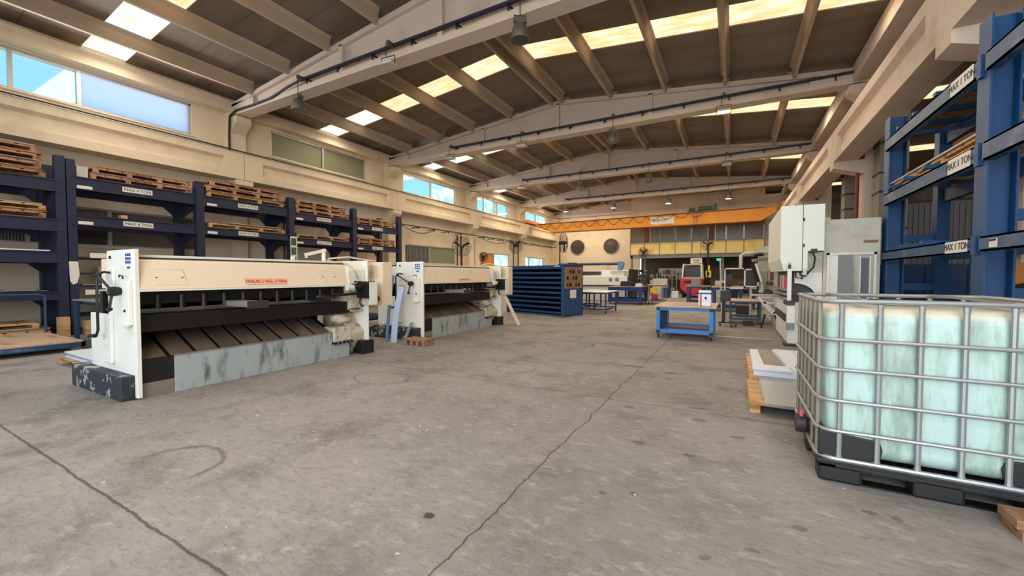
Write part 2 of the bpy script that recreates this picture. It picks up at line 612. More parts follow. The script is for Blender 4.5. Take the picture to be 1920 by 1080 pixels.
acc = None
for b in ((-0.26, 4.26, .07, .07), (-0.28, 3.37, .05, .05), (-0.77, 6.09, .1, .08), (-0.74, 5.77, .07, .05), (-0.95, 4.32, .07, .05), (-0.32, 4.62, .1, .04),
          (-0.68, 3.42, .06, .05), (-0.72, 2.52, .035, .03), (-0.53, 2.61, .03, .03), (0.72, 3.05, .05, .03), (0.85, 3.06, .03, .03), (0.35, 2.69, .04, .03),
          (-1.3, 6.3, .2, .06), (0.05, 3.95, .07, .04), (-0.1, 2.2, .03, .03), (0.1, 2.35, .04, .02)):
    v_ = mth('MULTIPLY', blot(*b), 0.42)
    acc = v_ if acc is None else mth('MAXIMUM', acc, v_)
for b in ((-4.2, 3.94, .42, .3), (-3.69, 6.94, .34, .34), (-2.85, 5.33, .3, .3), (-2.9, 7.7, .5, .35)):
    acc = mth('MAXIMUM', acc, mth('MULTIPLY', blot(*b, True, 0.09), 0.4))
half = mth('MULTIPLY', blot(-3.62, 1.37, .34, .3, True, 0.12), sstep(Y_, 1.2, 1.45))
acc = mth('MAXIMUM', acc, mth('MULTIPLY', half, 0.5))
c5 = mixc(acc, c4, srgb(60, 54, 50))
pit = blot(-1.55, 1.79, .055, .035)
c6 = mixc(mth('MULTIPLY', mth('MULTIPLY', pit, sstep(noise(18, 3), 0.4, 0.5)), 0.8), c5, srgb(46, 42, 40))
wht = sstep(noise(16.0, 1, 0.3), 0.80, 0.815)
c7 = mixc(mth('MULTIPLY', wht, 0.7), c6, srgb(220, 214, 206))
L.new(c7, PB.inputs['Base Color'])
L.new(mth('ADD', 0.6, mth('MULTIPLY', n_mid, 0.25)), PB.inputs['Roughness'])
PB.inputs['Specular IOR Level'].default_value = 0.12
bn = N.new('ShaderNodeBump')
bn.inputs['Strength'].default_value = 0.25
bn.inputs['Distance'].default_value = 0.006
L.new(mth('ADD', mth('SUBTRACT', n_fine, mth('MULTIPLY', joints, 1.2)), mth('MULTIPLY', n_grain, 0.25)), bn.inputs['Height'])
L.new(bn.outputs[0], PB.inputs['Normal'])
struct(B(-15.9, 10.2, -16, 38.4, -0.15, 0.0).build('floor', fm))
struct(B(-0.35, 0.95, 10.33, 10.38, 0.0, 0.012).build('trim_1', chrome))['label'] = 'pale metal strip set across the floor by the press brakes'

# ---------------------------------------------------------------- left wall with its window bands
LW = -15.5


def holed_wall(name, x0, x1, y0, y1, z1, holes, m):
    mb = MB()
    ys = sorted({y0, y1} | {h[0] for h in holes} | {h[1] for h in holes})
    for a, b in zip(ys[:-1], ys[1:]):
        hs = sorted([(h[2], h[3]) for h in holes if h[0] < b - 1e-6 and h[1] > a + 1e-6])
        z = 0.0
        for lo, hi in hs:
            mb.box(x0, x1, a, b, z, lo)
            z = hi
        mb.box(x0, x1, a, b, z, z1)
    return struct(mb.build(name, m))


holes = [(1.6, 6.62, 5.95, 6.95), (9.2, 13.7, 5.93, 6.9), (16.2, 20.8, 5.87, 6.85), (23.3, 27.9, 5.87, 6.85), (30.6, 34.9, 5.87, 6.85),
         (16.3, 20.75, 2.08, 3.08), (23.6, 27.8, 2.05, 3.0), (30.6, 34.85, 2.05, 2.95), (2.1, 6.9, 2.2, 3.25)]
holed_wall('wall_left', -15.9, LW, -7.5, 38.4, 7.75, holes, cream)
PY = (0.75, 7.87, 15.1, 22.2, 29.3, 36.4)


def window(n, y0, y1, z0, z1, panes, label=None):
    """aluminium frame in the wall, its panes and mullions"""
    fr = MB()
    t = 0.05
    fr.box(LW - .16, LW - .06, y0, y1, z0, z0 + t).box(LW - .16, LW - .06, y0, y1, z1 - t, z1)
    fr.box(LW - .16, LW - .06, y0, y0 + t, z0, z1).box(LW - .16, LW - .06, y1 - t, y1, z0, z1)
    k = len(panes)
    edges = [y0]
    tot = sum(p[1] for p in panes)
    for p in panes:
        edges.append(edges[-1] + (y1 - y0) * p[1] / tot)
    for e in edges[1:-1]:
        fr.box(LW - .15, LW - .05, e - .04, e + .04, z0, z1)
    f = fr.build('window_%d' % n, alu)
    struct(f)
    f['label'] = label or 'aluminium framed window high in the cream wall'
    for i, (m, q) in enumerate(panes):
        if m is corrug:
            pb = MB()
            c = 18
            for j in range(c):
                a = edges[i] + (edges[i + 1] - edges[i]) * j / c
                b = edges[i] + (edges[i + 1] - edges[i]) * (j + 0.55) / c
                pb.box(LW - .13, LW - .08, a, b, z0, z1)
            pb.box(LW - .15, LW - .13, edges[i], edges[i + 1], z0, z1)
            pb.build('shutter', corrug, f)
        else:
            B(LW - .13, LW - .115, edges[i], edges[i + 1], z0, z1).build('pane', m, f)
    B(LW - .02, LW + .05, y0 - .08, y1 + .08, z0 - .05, z0).build('sill', cream, f)
    return f


window(1, 1.6, 6.62, 5.95, 6.95, [(glass, .25), (glass, .23), (dusty, .5)])
window(2, 9.2, 13.7, 5.93, 6.9, [(sheetolive, .5), (sheetolive, .5)])
window(3, 16.2, 20.8, 5.87, 6.85, [(glass, .5), (daywin, .5)])
window(4, 23.3, 27.9, 5.87, 6.85, [(glass, .2), (daywin, .3), (alu, .1), (glass, .4)])
window(5, 30.6, 34.9, 5.87, 6.85, [(glass, .5), (daywin, .5)])
window(6, 16.3, 20.75, 2.08, 3.08, [(corrug, .46), (sheetolive, .54)], 'low window half covered with grey ribbed sheet')
window(7, 23.6, 27.8, 2.05, 3.0, [(orangeboard, .47), (daywin, .53)], 'low window with an orange board in its near half')
window(8, 30.6, 34.85, 2.05, 2.95, [(glass, .2), (daywin, .5), (glass, .3)], 'low bright window near the far corner')
window(9, 2.1, 6.9, 2.2, 3.25, [(corrug, .2), (darkglass, .32), (taupe, .48)], 'low dark window behind the sheet rack')

# columns and their brackets on both sides
for k, y in enumerate(PY):
    p = MB().box(LW, -15.22, y - .26, y + .26, 0, 7.1)
    p.prism([(-15.22, 6.82), (-14.82, 6.82), (-14.82, 6.62), (-15.22, 6.3)], 'y', y - .24, y + .24)
    struct(p.build('column', cream))['label'] = 'cream concrete wall column carrying a roof beam'
    p = MB().prism([(-15.22, 4.66), (-14.84, 4.66), (-14.84, 4.5), (-15.22, 4.1)], 'y', y - .28, y + .28)
    struct(p.build('corbel', cream))['label'] = 'cream concrete corbel under the crane girder'
    if k == 0:
        continue
    p = MB().box(3.2, 3.66, y - .26, y + .26, 0, 7.1)
    p.prism([(3.2, 6.82), (2.82, 6.82), (2.82, 6.62), (3.2, 6.3)], 'y', y - .22, y + .22)
    struct(p.build('column', cream_old))['label'] = 'concrete column between the hall and the annex'
    p = MB().prism([(3.2, 4.68), (2.5, 4.68), (2.5, 4.5), (3.2, 4.28)], 'y', y - .24, y + .24)
    struct(p.build('corbel', cream_old))['label'] = 'concrete corbel carrying the annex side crane girder'


# crane girders: one piece per bay, with recessed web panels
def girder(x_in, sgn, y0, y1, m, where):
    """x_in: the face that looks into the hall; sgn: +1 when the girder lies towards +x of it"""
    a = lambda d: x_in + sgn * d
    e = 0.62
    mb = MB()
    pr = lambda w0: [(a(0.0), 4.68), (a(0.55), 4.68), (a(0.55), 5.58), (a(0.0), 5.58), (a(0.0), 5.36), (a(w0), 5.28), (a(w0), 4.98), (a(0.0), 4.92)]
    flat = [(a(0.0), 4.68), (a(0.55), 4.68), (a(0.55), 5.58), (a(0.0), 5.58)]
    if sgn < 0:
        pass
    mb.prism(flat, 'y', y0, y0 + e)
    mb.prism(pr(0.12), 'y', y0 + e, y1 - e)
    mb.prism(flat, 'y', y1 - e, y1)
    o = struct(mb.build('crane_girder', m))
    o['label'] = 'concrete crane runway girder, ' + where
    MB().box(a(0.27) - .03, a(0.27) + .03, y0, y1, 5.58, 5.66).build('rail', darkgrey, o)
    return o


for k in range(5):
    girder(-14.85, -1, PY[k] + .01, PY[k + 1] - .01, cream, 'bay %s along the window wall' % ('one two three four five'.split()[k]))
    if k >= 0:
        girder(2.5, 1, PY[k] + .01, PY[k + 1] - .01, cream_old, 'bay %s along the annex' % ('one two three four five'.split()[k]))
girder(-14.85, -1, -6.4, 0.74, cream, 'bay nearest the loading door')
girder(2.5, 1, -6.4, 0.74, cream_old, 'annex bay nearest the loading door')

# eave beams
for k in range(5):
    struct(B(-15.5, -15.18, PY[k] + .02, PY[k + 1] - .02, 7.0, 7.36).build('eave_beam', cream))
    struct(B(2.9, 3.5, PY[k] + .02, PY[k + 1] - .02, 6.88, 7.36).build('eave_beam', cream_old))
struct(B(2.9, 3.5, -6.4, .73, 6.88, 7.36).build('eave_beam', cream_old))

# roof beams (shallow gable, straight soffit)
RX = -6.15
top = lambda x: 8.22 - 0.101 * abs(x - RX)
for k, y in enumerate(PY):
    mb = MB()
    xs = (-15.2, RX, 3.2)
    low = 6.86
    # web
    poly = [(-15.2, low + .2), (3.2, low + .2), (3.2, top(3.2) - .1), (RX, top(RX) - .1), (-15.2, top(-15.2) - .1)]
    mb.prism(poly, 'y', y - .08, y + .08)
    mb.prism([(-15.2, low), (3.2, low), (3.2, low + .16), (-15.2, low + .16)], 'y', y - .22, y + .22)
    mb.prism([(-15.2, low + .16), (3.2, low + .16), (3.2, low + .22), (-15.2, low + .22)], 'y', y - .15, y + .15)
    mb.prism([(-15.2, top(-15.2) - .14), (RX, top(RX) - .14), (3.2, top(3.2) - .14), (3.2, top(3.2)), (RX, top(RX)), (-15.2, top(-15.2))], 'y', y - .2, y + .2)
    for xs_ in (-9.62, RX, -2.65):
        mb.box(xs_ - .07, xs_ + .07, y - .2, y + .2, low + .16, top(xs_) - .1)
    mb.box(-15.2, -13.9, y - .2, y + .2, low + .16, top(-15.2) - .05)
    mb.box(1.9, 3.2, y - .2, y + .2, low + .16, top(3.2) - .05)
    struct(mb.build('roof_beam', cream_old))['label'] = 'cream concrete gable roof beam across the hall'

# purlins, roof sheets and skylights
PX = (-13.92, -11.98, -10.1, -8.2, -6.37, -5.93, -4.03, -2.15, -.32, 1.52)
ptop = lambda x: top(x) + .27
for k in range(-1, 5):
    ya, yb = (PY[k] if k >= 0 else -6.4), (PY[k + 1])
    for x in PX:
        mb = MB()
        t_ = top(x)
        mb.prism([(x - .045, t_ - .12), (x + .045, t_ - .12), (x + .065, t_ + .17), (x + .13, t_ + .27), (x - .13, t_ + .27), (x - .065, t_ + .17)], 'y', ya + .2, yb - .2)
        struct(mb.build('purlin', purl_m))
E1 = (-15.52, -13.92, -11.98, -10.1, -8.2, -6.37, RX)
E2 = (RX, -5.93, -4.03, -2.15, -.32, 1.52, 3.52)
SKY = {0: (4.1, 5.02), 1: (11.2, 12.15), 2: (17.75, 18.7), 3: (25.3, 26.2), 4: (32.8, 33.6), -1: (-3.3, -2.4)}
for k in range(-1, 5):
    ya, yb = (PY[k] if k >= 0 else -6.4), PY[k + 1]
    s0, s1 = SKY[k]
    for E_ in (E1, E2):
        zz = [(x, ptop(x)) for x in (E_[0], E_[-1])]
        for (a, b) in ((ya, s0), (s1, yb)):
            mb = MB()
            n = max(1, int(round((b - a) / 1.05)))
            for j in range(n):
                c, d = a + (b - a) * j / n, a + (b - a) * (j + 1) / n
                g = .012 if j < n - 1 else 0
                mb.prism([(zz[0][0], zz[0][1]), (zz[1][0], zz[1][1]), (zz[1][0], zz[1][1] + .07), (zz[0][0], zz[0][1] + .07)], 'y', c, d - g)
            mb.prism([(zz[0][0], zz[0][1] + .075), (zz[1][0], zz[1][1] + .075), (zz[1][0], zz[1][1] + .09), (zz[0][0], zz[0][1] + .09)], 'y', a, b)
            struct(mb.build('ceiling', roofm))
        for i in range(6):
            if (E_ is E1 and i == 5) or (E_ is E2 and i == 0):
                x0, x1 = E_[i], E_[i + 1]
                mb = MB().prism([(x0, ptop(x0)), (x1, ptop(x1)), (x1, ptop(x1) + .07), (x0, ptop(x0) + .07)], 'y', s0, s1)
                struct(mb.build('ceiling', roofm))
                continue
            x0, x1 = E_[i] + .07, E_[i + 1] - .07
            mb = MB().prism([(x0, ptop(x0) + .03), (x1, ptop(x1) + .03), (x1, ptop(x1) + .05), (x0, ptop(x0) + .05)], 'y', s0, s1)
            pale = (x1 < -12 and k <= 1) or (k >= 2 and x1 < -7) or (k == 0 and x1 < -13)  # sheets given the overexposed glow, picked by position
            o = struct(mb.build('skylight', sky_overexposed if pale else sky_warm))
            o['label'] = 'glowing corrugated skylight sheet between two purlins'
struct(MB().prism([(-15.9, ptop(-15.9)), (RX, ptop(RX)), (3.6, ptop(3.6)), (3.6, ptop(3.6) + .1), (RX, ptop(RX) + .1), (-15.9, ptop(-15.9) + .1)], 'y', 36.4, 37.2).build('ceiling', roofm))
# roof over the skylight edges beside the annex
struct(B(3.5, 10.2, -6.4, 38.4, 7.35, 7.45).build('ceiling', roofm))
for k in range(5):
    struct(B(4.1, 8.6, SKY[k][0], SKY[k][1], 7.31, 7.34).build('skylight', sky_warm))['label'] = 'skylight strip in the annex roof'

# far wall, annex wall, and the dark store under the offices
mb = MB()
mb.prism([(-15.9, 0), (-7.3, 0), (-7.3, 8.5), (-15.9, 7.6)], 'y', 36.65, 36.9)
mb.prism([(-7.3, 5.3), (3.6, 5.3), (3.6, 7.5), (RX, 8.6), (-7.3, 8.5)], 'y', 36.65, 36.9)
struct(mb.build('wall_far', cream))
struct(B(-7.3, 3.6, 37.6, 37.8, 0, 3.0).build('wall_store', taupe))
struct(B(1.85, 3.2, 33.1, 33.3, 0, 7.0).build('wall_end', cream))
struct(B(10.0, 10.2, -6.4, 38.4, 0, 7.4).build('wall_right', bareconc))
struct(B(3.6, 10.2, 36.4, 36.6, 0, 7.4).build('wall_annex', bareconc))
struct(B(-15.5, -7.3, 36.62, 36.65, 1.78, 1.81).build('trim_2', darkgrey))
for n, x in enumerate((-13.0, -9.8)):
    f = MB().lathe([(.76, -.03), (.76, .06), (.68, .06), (.68, -.03)], (x, 36.62, 4.05), 40, 'y')
    o = struct(f.build('window_%d' % (10 + n), cream))
    o['label'] = 'round porthole window in the far wall'
    MB().lathe([(.69, -.02), (.69, 0)], (x, 36.58, 4.05), 40, 'y').build('pane', darkglass, o)

# ================================================================ the two guillotine shears
def make_shear(y0, label, plate, loc_name):
    t = thing('guillotine_shear', label, 'machine', (-5.8, y0, 0), 'sheet metal shears')
    Y = lambda d: y0 + d
    # left end frame
    m = MB().prism([(-5.80, 0.02), (-5.80, 1.69), (-6.56, 1.69), (-6.56, .93), (-7.14, .93), (-7.14, .27), (-5.87, .27), (-5.87, .02)], 'y', Y(.0), Y(.045))
    fr = m.build('end_frame', white, t, .006)
    B(-6.06, -5.86, Y(-.04), Y(.0), .84, 1.35).build('gear_cover', white, fr, .008)
    B(-6.63, -6.40, Y(-.035), Y(.0), .36, .92).build('gear_cover', white, fr, .008)
    B(-6.50, -6.30, Y(-.03), Y(.0), 1.18, 1.47).build('gear_cover', white, fr, .008)
    B(-6.02, -5.86, Y(-.004), Y(-.0005), 1.52, 1.66).build('warning_label', whitesheet, fr)
    mm = MB()
    for i in range(3):
        for j in range(3):
            mm.box(-6.01 + j * .05, -5.975 + j * .05, Y(-.007), Y(-.004), 1.53 + i * .042, 1.56 + i * .042)
    mm.build('label_print', bluelabel, fr)
    B(-5.98, -5.91, Y(-.004), Y(-.0005), 1.475, 1.495).build('label_print', ink, fr)
    MB().cyl((-6.45, Y(-.01), 1.61), (-6.45, Y(.0), 1.61), .02, 10).build('bolt', black, fr)
    MB().cyl((-5.95, Y(-.05), 1.0), (-5.95, Y(-.04), 1.0), .016, 10).build('bolt', black, fr)
    B(-6.03, -5.88, Y(-.09), Y(-.02), .825, .84).build('cover_ledge', white, fr)
    # base block
    B(-7.40, -5.88, Y(-.12), Y(.16), 0, .27).build('base_block', chipped, t, .012)
    # crank with wooden grip
    cr = MB().tube([(-6.33, Y(-.05), 1.43), (-6.40, Y(-.07), 1.44), (-6.45, Y(-.1), 1.42), (-6.46, Y(-.12), 1.36), (-6.47, Y(-.12), .76), (-6.49, Y(-.13), .70), (-6.62, Y(-.14), .69)], .014).build('gauge_crank', black, t)
    MB().cyl((-6.50, Y(-.135), .695), (-6.66, Y(-.14), .685), .022, 12).build('crank_grip', rubber, cr)
    # blade gap lever
    lv = MB().lathe([(.05, -.14), (.055, -.1), (.05, -.06), (.03, -.02)], (-6.05, Y(0), 1.22), 16, 'y').build('blade_gap_lever', black, t)
    MB().tube([(-6.05, Y(-.11), 1.22), (-6.40, Y(-.13), 1.40)], .014).build('lever_arm', darkgrey, lv)
    MB().tube([(-6.05, Y(-.11), 1.22), (-6.09, Y(-.13), 1.02)], .014).build('lever_arm', darkgrey, lv)
    MB().lathe([(.001, -.03), (.03, -.01), (.03, .01), (.001, .03)], (-6.40, Y(-.13), 1.40), 10).build('lever_knob', rubber, lv)
    MB().lathe([(.001, -.03), (.03, -.01), (.03, .01), (.001, .03)], (-6.09, Y(-.13), 1.02), 10).build('lever_knob', rubber, lv)
    MB().tube([(-6.02, Y(-.06), 1.38), (-5.98, Y(-.07), 1.40), (-5.93, Y(-.06), 1.39), (-5.92, Y(-.06), 1.36)], .008).build('cover_handle', black, fr)
    # hood
    h = MB().prism([(-5.80, 1.235), (-5.86, 1.57), (-5.95, 1.60), (-6.9, 1.60), (-6.9, 1.235)], 'y', Y(.045), Y(2.83)).build('hood', ivory, t, .01)
    B(-6.35, -5.93, Y(.045), Y(2.83), 1.605, 1.635).build('hood_rail', white, h)
    B(-5.92, -5.89, Y(.045), Y(2.83), 1.592, 1.604).build('seam', black, h)
    B(-5.83, -5.79, Y(.045), Y(2.83), 1.215, 1.235).build('hood_lip', white, h)
    nx = Vector((-5.86 + 5.80, 0, .335)).normalized()
    for a, b in ((.17, .50), (2.32, 2.62)):
        zz = [(-5.80 - .06 * f_ + .003, f_) for f_ in ()]
        pts = []
        for (yy, zf) in ((a, 1.29), (b, 1.29), (b - .04, 1.46), (a - .02, 1.46)):
            pts.append((-5.80 - (zf - 1.235) * .179 + .004, Y(yy), zf))
        MB().slab(pts, .006).build('access_cover', ivory, h)
        mid = Vector((0, sum(q[1] for q in pts) / 4, sum(q[2] for q in pts) / 4))
        big = [(q[0] - .0035, mid.y + (q[1] - mid.y) * 1.035, mid.z + (q[2] - mid.z) * 1.06) for q in pts]
        MB().slab(big, .002).build('cover_seam', greasy, h)
        for yy in (a + .03, b - .05):
            zf = 1.375
            MB().cyl((-5.80 - .025, Y(yy), zf), (-5.80 - .015, Y(yy), zf), .008, 8).build('screw', darkgrey, h)
    # number plate
    if plate:
        w0, w1, txt, zc, hh = plate
        xc = lambda z: -5.80 - (z - 1.235) * .179
        pts = [(xc(zc - hh) + .010, Y(w0 + .03), zc - hh), (xc(zc - hh) + .010, Y(w1 + .02), zc - hh), (xc(zc + hh) + .010, Y(w1), zc + hh), (xc(zc + hh) + .010, Y(w0), zc + hh)]
        np_ = MB().slab(pts, .006).build('number_plate', pinklabel, h)
        text(txt, 'lettering', redink, np_, (xc(zc) + .0125, Y((w0 + w1) / 2 + .012), zc), hh * 1.45, (0, 1, 0), (-.179, 0, 1), .001)
    # ram, hold-downs and table inside the opening
    B(-6.5, -6.02, Y(.05), Y(2.9), 1.06, 1.22).build('ram', soot, t)
    for i in range(11):
        y = Y(.28 + i * .24)
        MB().cyl((-6.02, y, 1.0), (-6.02, y, 1.17), .032, 12).build('hold_down', black, t)
    B(-6.35, -6.25, Y(.1), Y(2.9), .93, .99).build('back_gauge', chrome, t)
    B(-6.28, -5.93, Y(.05), Y(3.0), .74, .94).build('table', soot, t, .006)
    B(-6.6, -6.3, Y(.05), Y(3.0), .70, .80).build('cross_beam', black, t)
    B(-7.0, -6.9, Y(.05), Y(3.0), .1, 1.2).build('rear_screen', soot, t)
    # slide plates
    n = 9
    x0, z0, x1, z1 = -6.62, .79, -5.88, .45
    for i in range(n):
        a = Y(.07 + i * (2.48 / n))
        b = a + 2.48 / n - .05
        MB().slab([(x1, a + .0, z1), (x1, b, z1), (x0, b, z0), (x0, a, z0)], .02).build('slide_plate', slopem, t, .003)
    MB().prism([(x1, z1 - .03), (x0, z0 - .03), (x0, .1), (x1, .1)], 'y', Y(.06), Y(2.6)).build('slide_bed', black, t)
    # front apron
    B(-5.88, -5.845, Y(.36), Y(2.52), 0.0, .44).build('apron', apron, t, .004)
    B(-5.90, -5.84, Y(.36), Y(2.52), .435, .45).build('apron_edge', galv, t)
    B(-5.88, -5.85, Y(.05), Y(.36), .17, .44).build('corner_plate', black, t)
    B(-5.88, -5.85, Y(.05), Y(.36), 0, .17).build('corner_plate', galvdark, t)
    # right end casting
    B(-5.88, -5.84, Y(2.53), Y(2.86), 0, .25).build('toe_plate', apron, t)
    B(-6.2, -5.82, Y(2.54), Y(2.9), .27, .52).build('step_casting', greasy, t, .02)
    B(-5.86, -5.80, Y(2.54), Y(2.9), .24, .275).build('bolt_strip', soot, t)
    for i in range(4):
        MB().cyl((-5.80, Y(2.6 + i * .08), .258), (-5.785, Y(2.6 + i * .08), .258), .013, 8).build('bolt', chrome, t)
    MB().prism([(-5.86, .24), (-5.82, .40), (-6.0, .55), (-6.15, .72), (-5.95, .78), (-5.86, .82), (-5.86, 1.2), (-6.6, 1.2), (-6.6, .1), (-5.95, .1)], 'y', Y(2.9), Y(3.17)).build('end_casting', greasy, t, .015)
    B(-6.0, -5.84, Y(2.95), Y(3.18), .76, .79).build('casting_rib', greasy, t)
    MB().lathe([(.05, 0), (.075, .04), (.075, .2), (.05, .24)], (-6.02, Y(2.66), .66), 16, 'y').build('roller', greasy, t)
    MB().lathe([(.04, 0), (.055, .04), (.055, .2), (.03, .24)], (-5.96, Y(2.72), .62), 14, 'y').build('roller', greasy, t)
    # head box on the right, side frame, feet
    MB().prism([(-5.78, 1.2), (-5.80, 1.5), (-5.95, 1.64), (-6.5, 1.66), (-6.5, 1.2)], 'y', Y(2.82), Y(3.17)).build('head_box', white, t, .01)
    MB().prism([(-5.74, .15), (-5.74, 1.66), (-6.62, 1.66), (-6.62, .93), (-7.14, .93), (-7.14, .15)], 'y', Y(3.18), Y(3.21)).build('end_frame', white, t, .006)
    B(-5.98, -5.72, Y(3.05), Y(3.30), 0, .24).build('foot', black, t, .01)
    B(-7.2, -6.5, Y(3.05), Y(3.30), 0, .16).build('foot', black, t, .01)
    # gauge motor
    mo = B(-5.80, -5.50, Y(2.99), Y(3.15), 1.00, 1.29).build('gauge_motor', black, t, .01)
    MB().cyl((-5.66, Y(2.80), 1.20), (-5.66, Y(2.99), 1.20), .055, 16).build('motor_can', black, mo)
    MB().cyl((-5.66, Y(2.68), 1.19), (-5.66, Y(2.82), 1.19), .05, 16).build('motor_cap', white, mo)
    MB().lathe([(.06, -.01), (.06, .02)], (-5.66, Y(2.90), 1.28), 14).build('dial', soot, mo)
    B(-5.49, -5.47, Y(3.0), Y(3.16), .90, 1.28).build('guard_strip', white, mo)
    B(-5.82, -5.52, Y(3.155), Y(3.18), .87, 1.28).build('back_plate', ivory, mo)
    MB().tube([(-5.7, Y(3.0), 1.02), (-5.68, Y(2.95), .93), (-5.66, Y(2.98), .87), (-5.7, Y(3.05), .86)], .018).build('hose', soot, mo)
    MB().tube([(-5.84, Y(2.5), 1.08), (-5.78, Y(2.72), 1.07), (-5.72, Y(2.9), 1.08), (-5.7, Y(3.0), 1.10)], .022).build('gauge_shaft', soot, mo)
    # squaring arms
    B(-6.0, -5.42, Y(1.0), Y(1.22), .985, 1.06).build('squaring_arm', midgrey, t, .005)
    B(-5.44, -5.415, Y(.98), Y(1.24), .97, 1.07).build('arm_end_plate', darkgrey, t)
    B(-6.0, -5.55, Y(2.2), Y(2.28), .985, 1.04).build('squaring_arm', soot, t, .005)
    # control cabinet hung behind the right end
    cb = B(-6.12, -5.62, Y(3.42), Y(3.66), .84, 1.64).build('control_cabinet', ivory, t, .012)
    B(-6.10, -6.08, Y(3.40), Y(3.42), .9, 1.6).build('door_edge', greyp, cb)
    B(-5.92, -5.74, Y(3.405), Y(3.42), 1.36, 1.58).build('meter_panel', greasy, cb)
    B(-5.96, -5.82, Y(3.41), Y(3.42), 1.24, 1.31).build('label', labelm, cb)
    B(-5.79, -5.67, Y(3.41), Y(3.42), 1.24, 1.31).build('label', labelm, cb)
    MB().cyl((-5.73, Y(3.36), .97), (-5.73, Y(3.42), .97), .045, 14).build('main_switch', pipe_red, cb)
    MB().tube([(-5.9, Y(3.24), 1.2), (-5.9, Y(3.42), 1.2)], .05).build('cabinet_bracket', soot, cb)
    # hoses over the hood, lamp
    MB().tube([(-5.98, Y(2.55), 1.66), (-5.95, Y(2.7), 1.62), (-5.86, Y(2.86), 1.60), (-5.80, Y(2.95), 1.50), (-5.77, Y(3.0), 1.33)], .012).build('conduit', greasy, t)
    MB().tube([(-6.0, Y(2.6), 1.68), (-5.95, Y(2.95), 1.72), (-6.0, Y(3.3), 1.69), (-6.1, Y(3.7), 1.67)], .014).build('conduit', ivory, t)
    return t


sh = make_shear(1.9, 'white and cream guillotine shear nearest the camera, its pink plate lettered MAKAS 2', (1.15, 1.72, 'MAKAS 2 HGL 3100x6', 1.315, .042), 'near')
lp = MB().cyl((-6.3, 5.0 - .55 + .1, 1.63), (-6.3, 4.55, 1.80), .03, 12)
p_ = MB().cyl((-6.3, 4.62, 1.60), (-6.3, 4.62, 1.79), .032, 12).build('lamp_post', white, sh)
q_ = MB().bar((-6.3, 4.66, 1.84), (-6.28, 4.26, 1.74), .035, .05).build('lamp_arm', white, sh)
MB().cyl((-6.3, 4.62, 1.79), (-6.3, 4.62, 1.86), .022, 10).build('joint', white, q_)
MB().cyl((-6.28, 4.28, 1.69), (-6.28, 4.28, 1.75), .025, 10).build('lamp_head', greyp, q_)
B(-6.2, -6.14, 3.95, 3.99, 1.635, 1.70).build('hood_stud', white, sh)
make_shear(6.62, 'smaller looking cream shear behind the first one, metal strips leaning on its end', (1.25, 1.78, 'MAKAS 1 HGL 3100x6', 1.30, .022), 'far')

# things around the shears
def strip(name, m, base, topp, wdt, side, label, bend=.06, n=10, flange=.03):
    b, tpt = Vector(base), Vector(topp)
    sd = Vector(side).normalized() * wdt / 2
    mb = MB()
    prev = None
    nn = (tpt - b).cross(sd).normalized()
    L_, R_ = [], []
    for i in range(n + 1):
        f = i / n
        p = b.lerp(tpt, f) - nn * bend * math.sin(PI * f)
        L_.append(p - sd)
        R_.append(p + sd)
    for i in range(n):
        mb.slab([L_[i], R_[i], R_[i + 1], L_[i + 1]], .006)
        mb.slab([R_[i], R_[i] - nn * flange, R_[i + 1] - nn * flange, R_[i + 1]], .004)
    o = mb.build(name, m)
    return tag(o, label, 'metal strip', 'strips leaning on the second shear')


strip('metal_strip', film, (-6.18, 6.14, 0.0), (-6.23, 6.44, 1.15), .16, (1, .1, 0), 'wide pale blue bent metal strip leaning in front of the second shear', .05)
strip('metal_strip', skyblue, (-6.40, 6.16, 0.0), (-6.46, 6.42, 1.40), .07, (1, .4, 0), 'tall narrow blue metal strip leaning on the second shear', .04)
strip('metal_strip', galv, (-6.0, 6.26, 0.0), (-5.98, 6.46, .40), .07, (1, .1, 0), 'short grey metal strip leaning beside the wooden block', .0)
o = MB().box(-5.80, -5.28, 6.05, 6.35, .09, .13)
for i in range(4):
    o.box(-5.80 + i * .15, -5.73 + i * .15, 6.05, 6.35, .0, .09)
tag(o.build('wooden_skid', wooddark, None, .005), 'small old brown wooden skid on the floor by the second shear', 'wooden block')
o = MB().bar((-5.22, 9.92, .0), (-5.70, 9.98, .80), .12, .03)
tag(o.build('plank', mat('pale_sawn_timber', srgb(214, 200, 176), 0.7, var=0.1, scale=5)), 'pale plank leaning against the far end of the second shear', 'plank')
tag(MB().lathe([(.001, 0), (.04, .02), (.05, .05), (.04, .08), (.001, .1)], (-6.86, 6.53, .272), 16).build('plastic_ball', white), 'small white ball resting on the black foot of the second shear', 'ball')


